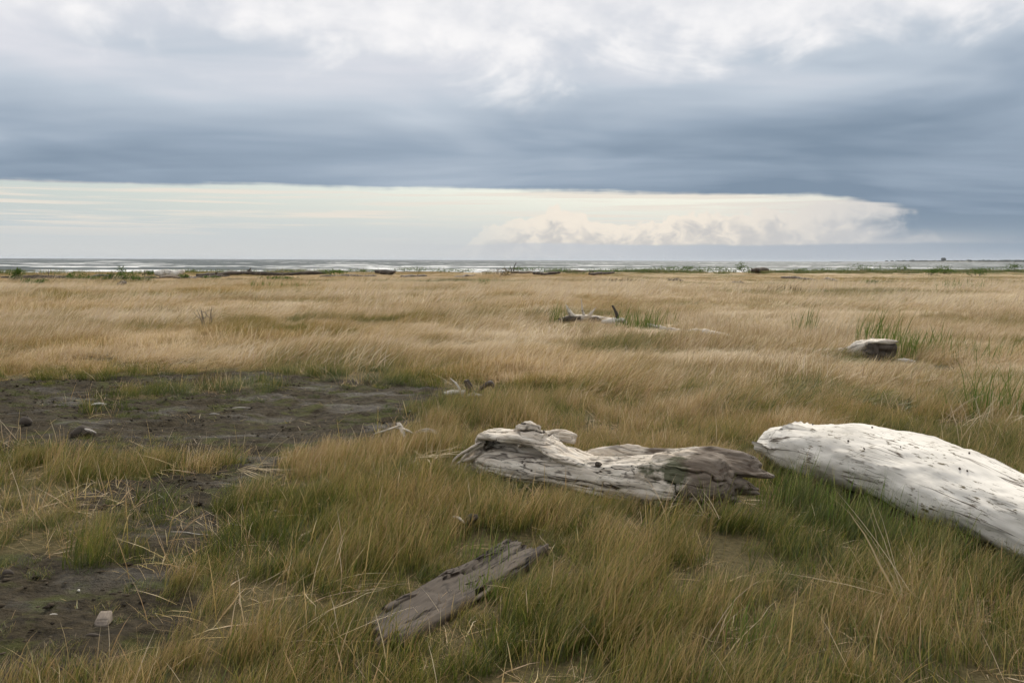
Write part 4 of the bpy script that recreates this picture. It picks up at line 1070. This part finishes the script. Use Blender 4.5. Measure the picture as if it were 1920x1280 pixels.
clump(906, 534, 80, 0.8, 0.35, 0.6, 0.035, 'green tuft before the shore, just left of the picture centre', 29, seg=4)
clump(320, 592, 320, 1.1, 0.18, 0.34, 0.014, 'dark low grass mound in the left middle distance', 30, M_drybush, seg=4)

def GS(px, py):
    """like G, but no farther than the crest of the beach"""
    p = G(px, py); k = 1.0
    for _ in range(12):
        lim = float(berm_y(np.array([p[0]]))[0]) - 0.5
        if p[1] > lim: p = p * (lim / p[1])
    return np.array([p[0], p[1], 0.0])

# dead weed with bare forked stems
def dead_weed(px, py, h, label, seed):
    g = np.random.default_rng(seed); p = G(px, py); o = empty('dead_weed', (p[0], p[1], hz(p[0], p[1])))
    for i in range(5):
        x0 = g.uniform(-0.12, 0.12); dx_ = g.uniform(-0.15, 0.15); hh = h * g.uniform(0.6, 1.0)
        st_ = link('stem', stick_mesh('weed_stem', [(x0, 0, 0), (x0 + dx_ * 0.3, 0, hh * 0.5), (x0 + dx_, 0.02, hh)], [0.012, 0.009, 0.004], seed + i, 0.001, 14, 6), M_brown, o)
        link('twig', stick_mesh('weed_twig', [(x0 + dx_ * 0.3, 0, hh * 0.5), (x0 + dx_ * 0.3 + g.uniform(-0.12, 0.12), 0, hh * 0.75), (x0 + dx_ * 0.3 + g.uniform(-0.16, 0.16), 0, hh * 0.9)], [0.007, 0.005, 0.003], seed + 20 + i, 0.001, 10, 5), M_brown, st_)
    tag(o, label, 'weed')
dead_weed(388, 616, 0.5, 'bare reddish dead weed with forked stems in the left meadow', 40)

# ------------------------------------------------------------------ the shore line: shrubs, drift logs, snags
def shrub(px, py, w, h, label, seed, mat=None, n=420, grp='green shrubs along the shore'):
    """w, h in metres; leaves spread through an uneven crown over a few stems"""
    g = np.random.default_rng(seed); p = GS(px, py)
    o = empty('shrub', (p[0], p[1], hz(p[0], p[1])))
    lob = [(g.uniform(-0.36, 0.36) * w, g.uniform(-0.25, 0.25) * w, g.uniform(0.25, 0.72) * h, g.uniform(0.16, 0.30)) for _ in range(max(5, int(w / h * 4) + 3))]
    Vs, Fs, bl, al = [], [], [], []
    for i in range(n):
        c_ = lob[g.integers(len(lob))]; d = g.normal(0, 1, 3); d /= np.linalg.norm(d); r = g.random() ** 0.5
        q = np.array([c_[0] + d[0] * r * c_[3] * w, c_[1] + d[1] * r * c_[3] * w, max(0.02, c_[2] + d[2] * r * c_[3] * h * 1.25)])
        s = g.uniform(0.035, 0.085) * (0.6 + 0.4 * h)
        u = g.normal(0, 1, 3); u /= np.linalg.norm(u); v = np.cross(u, g.normal(0, 1, 3)); v /= np.linalg.norm(v)
        b = len(Vs); Vs += [q - u * s, q + v * s * 0.45, q + u * s * 1.2, q - v * s * 0.45]; Fs.append((b, b + 1, b + 2, b + 3))
        bl += [g.random()] * 4; al += [0.0, 0.5, 1.0, 0.5]
    link('foliage', to_mesh('shrub_foliage', np.array(Vs), Fs, {'blade': np.array(bl), 'along': np.array(al)}), mat or M_leaf, o)
    for i in range(4):
        c_ = lob[i]
        link('stem', stick_mesh('shrub_stem', [(c_[0] * 0.3, 0, -0.02), (c_[0] * 0.7, c_[1] * 0.5, c_[2] * 0.6), (c_[0], c_[1], c_[2] * 1.1)], [0.03, 0.02, 0.008], seed + i, 0.0, 7, 5), M_brown, o)
    return tag(o, label, 'shrub', grp)
SHR = [  # px, py(base), w px, h px, label
    (26, 531, 27, 21, 'tall round green shrub at the far left of the shore'),
    (62, 535, 40, 9, 'low shrub right of the far left round one'),
    (145, 528, 46, 12, 'spreading low shrub behind the left drift logs'),
    (182, 528, 50, 9, 'low ragged shrub in the left shore strip'),
    (216, 528, 22, 14, 'narrow shrub left of the bushy rise on the left shore'),
    (240, 528, 40, 20, 'tallest bushy shrub of the left shore strip'),
    (266, 529, 40, 9, 'low shrub trailing right of the tallest left one'),
    (284, 519, 16, 9, 'small shrub beside the white drift log'),
    (345, 526, 18, 9, 'small shrub at the right end of the white drift log'),
    (395, 524, 30, 6, 'flat shrub below the long dark drift log'),
    (520, 527, 60, 7, 'wide flat shrub below the looped root'),
    (628, 519, 42, 10, 'green shrub between the long dark log and the curved log'),
    (680, 516, 60, 6, 'low green shrub left of the curved dark log'),
    (780, 515, 80, 8, 'green shrub strip right of the curved dark log'),
    (850, 514, 70, 7, 'green shrub strip left of the forked posts'),
    (930, 520, 60, 11, 'brown green bush in front of the forked posts'),
    (985, 511, 50, 9, 'green shrub at the foot of the forked posts'),
    (1045, 512, 70, 8, 'green shrub right of the forked posts'),
    (1130, 511, 60, 7, 'green shrub around the twin stump'),
    (1200, 512, 80, 8, 'green shrub right of the twin stump'),
    (1262, 514, 60, 11, 'rounded green shrub centre right on the shore'),
    (1296, 512, 34, 11, 'green shrub left of the snag group'),
    (1345, 516, 70, 10, 'broad green shrub below the snag group'),
    (1396, 514, 26, 15, 'upright green shrub right of the snag group'),
    (1495, 514, 40, 7, 'small green shrub right of the pale drift pile'),
    (1560, 514, 70, 8, 'pale green strip of shrub before the beach'),
    (1622, 515, 62, 13, 'long green shrub standing alone before the beach'),
    (1685, 515, 38, 11, 'round green shrub right of the long lone one'),
    (1740, 518, 44, 13, 'ragged green shrub with tall stems on the right'),
    (1775, 517, 40, 13, 'leafy shrub right of the ragged one'),
    (1830, 519, 34, 11, 'dark low shrub on the right shore'),
    (1850, 511, 90, 9, 'wide green shrub on the rise at the right'),
    (1905, 514, 40, 12, 'green shrub at the right edge of the shore'),
    (1632, 537, 26, 8, 'dark shrub alone in the right meadow'),
    (1163, 530, 90, 5, 'flat dark mound of shrub right of the picture centre')]
for i, (px, py, wp, hp, lb) in enumerate(SHR):
    D = GS(px, py)[1]
    shrub(px, py, wp * D / FPX * 1.25, hp * D / FPX * 1.6, lb, 300 + i, M_drybush if i in (15, 34) else None, n=int(170 + wp * 7))

def drift(px0, py0, px1, py1, rp, label, seed, mat, name='drift_log', rise=0.0, knees=(), lift=1.0):
    """a drift log between two ground points seen in the photo; rp = radius in photo pixels; knees = branch stubs (u, dx, dz in pixels)"""
    a, b = GS(px0, py0), GS(px1, py1); mx_ = (a + b) / 2; s = mx_[1] / FPX; r = rp * s * 2.0
    g = np.random.default_rng(seed)
    o = empty(name, (mx_[0], mx_[1], hz(mx_[0], mx_[1])))
    n = 6
    pts = []
    for k in range(n):
        u = k / (n - 1); q = a + (b - a) * u - mx_
        zz = hz(*(a + (b - a) * u)[:2]) - hz(mx_[0], mx_[1])
        pts.append((q[0], q[1] + g.normal(0, 0.1), zz + r * (lift + 0.4) + g.normal(0, r * 0.25) + rise * s * u))
    rad = [r * g.uniform(0.75, 1.1) for _ in range(n)]; rad[0] *= 0.7; rad[-1] *= 0.45
    link('trunk', stick_mesh('drift_trunk', pts, rad, seed, 0.02, 40, 10, 0.2), mat, o)
    for i, (u, dx_, dz_) in enumerate(knees):
        k = u * (n - 1); k0 = min(int(k), n - 2); f = k - k0; c_ = np.array(pts[k0]) * (1 - f) + np.array(pts[k0 + 1]) * f
        e = c_ + np.array([dx_ * s, 0, dz_ * s])
        link('branch', stick_mesh('drift_branch', [c_, (c_ + e) / 2 + np.array([0.05 * dx_ * s, 0, 0]), e], [max(r * 0.5, 0.04), max(r * 0.4, 0.035), 0.02], seed + i, 0.006, 12, 7), mat, o)
    return tag(o, label, 'drift log', 'drift logs along the shore')
DRIFT = [
    (40, 525, 170, 524, 1.3, 'dark drift log below the left bare branches', M_dark, 0, ()),
    (205, 526, 300, 525, 1.3, 'dark drift log in front of the bushy rise', M_dark, 0, ((0.2, 3, 5),)),
    (335, 523, 430, 521, 1.4, 'dark drift log joining the white log and the long dark one', M_dark, 0, ((0.5, 4, 3),)),
    (600, 521, 660, 520, 1.2, 'brown drift log under the green shrub left of centre', M_brown, 0, ()),
    (-60, 524, 135, 523, 1.7, 'dark drift log line at the far left shore', M_dark, 0, ()),
    (160, 523, 214, 521, 1.5, 'dark drift log rising to a broken tip left of the bushy rise', M_dark, 0, ((0.95, 4, 6),)),
    (290, 521, 346, 521, 3.2, 'white bleached drift log on the left shore', M_white, 0, ((0.05, -4, 3),)),
    (300, 527, 368, 525, 1.6, 'brown drift log below the white one', M_brown, 0, ()),
    (368, 521, 470, 518, 2.0, 'long dark drift log with an upturned forked end', M_dark, 2, ((0.93, 7, 8), (0.3, 8, 5), (0.95, -3, 4))),
    (455, 519, 612, 518, 1.7, 'longest thin dark drift log, under the looped root', M_dark, 0, ()),
    (425, 528, 462, 527, 1.4, 'short brown drift log in the field before the long dark one', M_brown, 0, ()),
    (705, 517, 740, 519, 2.2, 'dark curved drift log with hooked right end', M_dark, 0, ((0.9, 4, -1),)),
    (648, 521, 706, 520, 1.2, 'thin brown drift log left of the curved dark one', M_brown, 0, ()),
    (752, 522, 800, 520, 1.3, 'brown drift log with a short snag right of the curved one', M_brown, 0, ((0.6, 3, 4),)),
    (722, 525, 748, 526, 1.0, 'small dark drift log in the dry grass below the curved one', M_dark, 0, ()),
    (850, 522, 890, 519, 1.1, 'brown drift log left of the brown green bush', M_brown, 0, ()),
    (960, 518, 1000, 517, 1.3, 'brown drift log under the forked posts', M_brown, 0, ()),
    (1000, 519, 1050, 518, 1.7, 'grey drift log right of the forked posts', M_grey, 0, ((0.9, 3, 3),)),
    (1060, 516, 1100, 516, 1.2, 'brown drift log left of the twin stump', M_brown, 0, ()),
    (1105, 519, 1152, 517, 1.4, 'grey drift log below the twin stump', M_grey, 0, ()),
    (1253, 530, 1282, 531, 1.6, 'short dark log lying in the field right of centre', M_dark, 0, ((0.05, -2, 3),)),
    (1410, 517, 1440, 515, 2.2, 'pale grey drift pile log right of the upright shrub', M_grey, 0, ((0.1, -6, 4), (0.6, 5, 3))),
    (1466, 523, 1532, 530, 1.5, 'long grey log slanting into the meadow on the right', M_grey, 0, ()),
    (1540, 529, 1568, 531, 1.8, 'short brown log at the end of the slanting grey one', M_brown, 0, ((0.1, -1, 3),)),
    (1735, 539, 1762, 538, 1.2, 'dark thin log in the right meadow', M_dark, 0, ()),
    (1785, 530, 1840, 529, 1.0, 'grey thin log before the right shore', M_grey, 0, ()),
    (1372, 534, 1396, 534, 1.2, 'brown short log in the meadow below the pale drift pile', M_brown, 0, ()),
    (222, 539, 234, 538, 2.0, 'small dark log lump in the left field', M_dark, 0, ())]
for i, (a, b, c_, d, r, lb, mt, rise, kn) in enumerate(DRIFT): drift(a, b, c_, d, r, lb, 500 + i, mt, rise=rise, knees=kn)

def snag(px, py, limbs, label, seed, mat=None, grp='snags standing along the shore'):
    """upright dead wood; limbs in photo pixels (x0, z0, x1, z1, r)"""
    p = GS(px, py); s = p[1] / FPX; o = empty('snag', (p[0], p[1], hz(p[0], p[1])))
    for i, (x0, z0, x1, z1, r) in enumerate(limbs):
        bend = 0.12 * abs(z1 - z0) * s
        link('limb', stick_mesh('snag_limb', [(x0 * s, 0, z0 * s - 0.03), ((x0 + x1) / 2 * s + bend * (-1) ** i, 0.05, (z0 + z1) / 2 * s), (x1 * s, 0.1, z1 * s)], [r * s * 1.2, r * s, r * s * 0.5], seed + i, 0.006, 14, 7), mat or M_dark, o)
    return tag(o, label, 'snag', grp)
snag(962, 513, [(-3, 0, -6, 13, 1.0), (2, 0, 6, 20, 1.0), (-8, 0, -17, 9, 0.5), (-14, 4, -16, 14, 0.4)], 'pair of dark posts forming a V near the picture centre', 1)
snag(1109, 511, [(-4, 0, -4, 7, 1.6), (3, 0, 4, 6, 1.8), (0, 0, -1, 5, 2.0)], 'twin dark stump on the shore right of the forked posts', 2)
snag(740, 517, [(0, 0, 0, 13, 0.5)], 'single thin post above the curved dark log', 3)
snag(270, 520, [(0, 0, 0, 13, 0.7), (-4, 6, 7, 6.5, 0.6)], 'cross shaped post left of the white drift log', 4)
snag(88, 523, [(0, 0, 1, 20, 0.6), (0, 6, -7, 12, 0.4), (1, 12, 6, 17, 0.35)], 'tall bare branch standing at the left shore', 5)
snag(74, 523, [(0, 0, 2, 14, 0.5), (1, 5, -8, 16, 0.35), (0, 0, -6, 8, 0.4)], 'forked bare branch left of the tall bare one', 6)
snag(100, 522, [(0, 0, 1, 7, 0.8)], 'short stub right of the tall bare branch', 7)
snag(522, 519, [(-8, 1, -2, 6, 1.0), (-3, 5.5, 6, 4, 0.9), (6, 5, 9, 2, 0.8)], 'looped root arching over the long dark drift log', 8)
snag(1378, 511, [(-3, 0, -3, 6, 0.9), (1, 0, 2, 6, 0.9)], 'two short dark stubs on the green rise right of centre', 9)
snag(1402, 513, [(0, 0, -1, 10, 0.6), (2, 0, 5, 6, 0.6)], 'thin dark branch beside the upright green shrub', 10)
snag(1453, 515, [(0, 0, 2, 5, 1.3)], 'stubby dark post right of the pale drift pile', 11)
snag(1473, 515, [(0, 0, 1, 4, 0.9)], 'shortest dark post further right of the pale drift pile', 12)
snag(1640, 534, [(0, 0, 3, 7, 1.0), (0, 5, 6, 6, 0.8)], 'hooked dead stem over the lone dark shrub', 13)

# green dune grass along the crest, too dense to count
def crest_grass():
    g = np.random.default_rng(77)
    tufts = [blades(90, 0.55, 0.25, 0.55, 0.020, 0.30, 0.7, 1.2, 600 + k, seg=3) for k in range(5)]
    x = g.uniform(-75, 120, 4600); u = g.random(len(x))
    y = berm_y(x) - 4 + u * 9
    pr = sstep(fbm(x * 0.10, y * 0.25, seed=81, oct=3), -0.35, 0.25) * np.where(u < 0.25, 0.35, 1.0) * (0.35 + 0.65 * sstep(x, -30, 5))
    k = g.random(len(x)) < pr; x, y, u = x[k], y[k], u[k]; n = len(x)
    z = height(x, y)
    sc = 0.75 + 0.5 * g.random(n)
    tn = 0.02 + 0.30 * g.random(n) ** 2 + 0.25 * (u < 0.3)
    o = scatter('dune_grass', tufts, np.stack([x, y, z], -1), g.integers(0, 5, n), np.stack([0 * x, 0 * x, g.uniform(-1, 1, n)], -1), np.stack([sc, sc, sc], -1), tn, M_crest)
    tag(o, 'green dune grass along the crest of the beach', 'grass', kind='stuff')
M_crest = grass_material('crest_grass', [(0.0, (0.085, 0.135, 0.028)), (0.35, (0.16, 0.19, 0.06)), (0.6, (0.30, 0.25, 0.12)), (1.0, (0.45, 0.36, 0.2))])
crest_grass()

# ------------------------------------------------------------------ far coast
def far_coast():
    m, t, o = new_mat('far_wood')
    P = t.node('ShaderNodeNewGeometry').outputs['Position']
    n1 = t.noise(P, 0.02, 4, 0.6)
    principled(t, o, t.mix(n1.step(0.35, 0.65), (0.030, 0.042, 0.026), (0.055, 0.070, 0.045)), 0.95)
    g = np.random.default_rng(9)
    # low spit with sand foot
    xs = np.linspace(1500, 4600, 260); y0 = 4200 + 0.10 * (xs - 1500)
    up = sstep(xs, 1500, 2100)
    top = SEA_Z + 1.5 + 4.0 * up + 2.0 * fbm(xs * 0.006, xs * 0, seed=3) * up
    prof = [(-1.0, 0.0), (-0.5, 0.5), (0.0, 1.0), (0.7, 1.0), (1.0, 0.0)]
    V = np.stack([np.stack([xs, y0 + a * 140, SEA_Z - 1 + (top - SEA_Z + 1) * b], -1) for a, b in prof], 1).reshape(-1, 3)
    k = len(prof); F = np.array([(i * k + j, i * k + k + j, i * k + k + j + 1, i * k + j + 1) for i in range(len(xs) - 1) for j in range(k - 1)])
    ms, ts, os_ = new_mat('far_sand'); principled(ts, os_, (0.17, 0.165, 0.14), 0.9)
    tag(link('headland', to_mesh('headland', V, F, None, True), ms), 'low spit of land across the water on the right', kind='structure')
    # its wood: many uneven crowns, one mass
    Vs, Fs, b = [], [], 0
    ico = [(0, 0, 1.0), (0.9, 0, 0.45), (0.28, 0.85, 0.45), (-0.72, 0.53, 0.45), (-0.72, -0.53, 0.45), (0.28, -0.85, 0.45), (0.8, 0.5, -0.4), (-0.3, 0.9, -0.4), (-0.95, 0, -0.4), (-0.3, -0.9, -0.4), (0.8, -0.5, -0.4)]
    fi = [(0, 1, 2), (0, 2, 3), (0, 3, 4), (0, 4, 5), (0, 5, 1), (1, 6, 2), (2, 7, 3), (3, 8, 4), (4, 9, 5), (5, 10, 1), (2, 6, 7), (3, 7, 8), (4, 8, 9), (5, 9, 10), (1, 10, 6)]
    for i in range(1500):
        x = 1750 + 2850 * g.random() ** 0.85; dens = 0.7 + 0.3 * sstep(np.array(x), 2300, 2900)
        if g.random() > dens: continue
        h = g.uniform(5, 11) * (0.40 + 0.90 * sstep(np.array(x), 1900, 3000)) * (1.5 if g.random() < 0.06 else 1); w = g.uniform(6, 13)
        y = 4200 + 0.10 * (x - 1500) + g.uniform(-40, 100)
        c_ = np.array([x, y, SEA_Z + 4.5 + h * 0.4])
        Vs += [c_ + np.array([p[0] * w * g.uniform(0.7, 1.2), p[1] * w, p[2] * h * g.uniform(0.7, 1.15)]) for p in ico]
        Fs += [tuple(j + b for j in f) for f in fi]; b += len(ico)
    tag(link('far_wood', to_mesh('far_wood', np.array(Vs), Fs), m), 'thin dark line of far-off woodland on the spit', 'woodland', kind='stuff')
    # one broad tree standing clear of the wood
    def crown(n, w, h, seed):
        gg = np.random.default_rng(seed); V, F = [], []
        for i in range(n):
            d = gg.normal(0, 1, 3); d /= np.linalg.norm(d); r = gg.random() ** 0.4
            q = np.array([d[0] * r * w, d[1] * r * w, h * 0.95 + d[2] * r * h * 0.7]); s = 2.2
            u = gg.normal(0, 1, 3); u /= np.linalg.norm(u); v = np.cross(u, gg.normal(0, 1, 3)); v /= np.linalg.norm(v)
            bb = len(V); V += [q - u * s, q + v * s, q + u * s, q - v * s]; F.append((bb, bb + 1, bb + 2, bb + 3))
        return np.array(V), F
    px = 1762; d = (CMn[:3, :3] @ np.array([(px - 960) / FPX, 0, -1.0])); x = d[0] / d[1] * 4290
    tr = empty('broad_tree', (x, 4290, SEA_Z + 4))
    link('crown', to_mesh('tree_crown', *crown(420, 11, 11, 4)), m, tr)
    link('trunk', stick_mesh('tree_trunk', [(0, 0, -2), (0.5, 0, 6), (0, 0, 14)], [1.4, 1.1, 0.6], 4, 0.0, 8, 7), M_dark, tr)
    tag(tr, 'broad round tree standing out of the far woodland on the right', 'tree')
far_coast()

# ------------------------------------------------------------------ sea air
def haze():
    m, t, o = new_mat('haze')
    v = t.node('ShaderNodeVolumePrincipled')
    v.inputs['Color'].default_value = (0.86, 0.92, 1.0, 1); v.inputs['Density'].default_value = 0.000035; v.inputs['Anisotropy'].default_value = 0.2
    t.link(v.outputs[0], o.inputs['Volume'])
    x0, x1, y0, y1, z0, z1 = -15000, 21000, -3000, 27000, -16, 34
    V = [(x, y, z) for z in (z0, z1) for y in (y0, y1) for x in (x0, x1)]
    F = [(0, 2, 3, 1), (4, 5, 7, 6), (0, 1, 5, 4), (2, 6, 7, 3), (0, 4, 6, 2), (1, 3, 7, 5)]
    h = link('haze', to_mesh('haze', V, F), m)
    tag(h, 'thin grey sea haze over the whole coast', 'haze', kind='stuff')
haze()
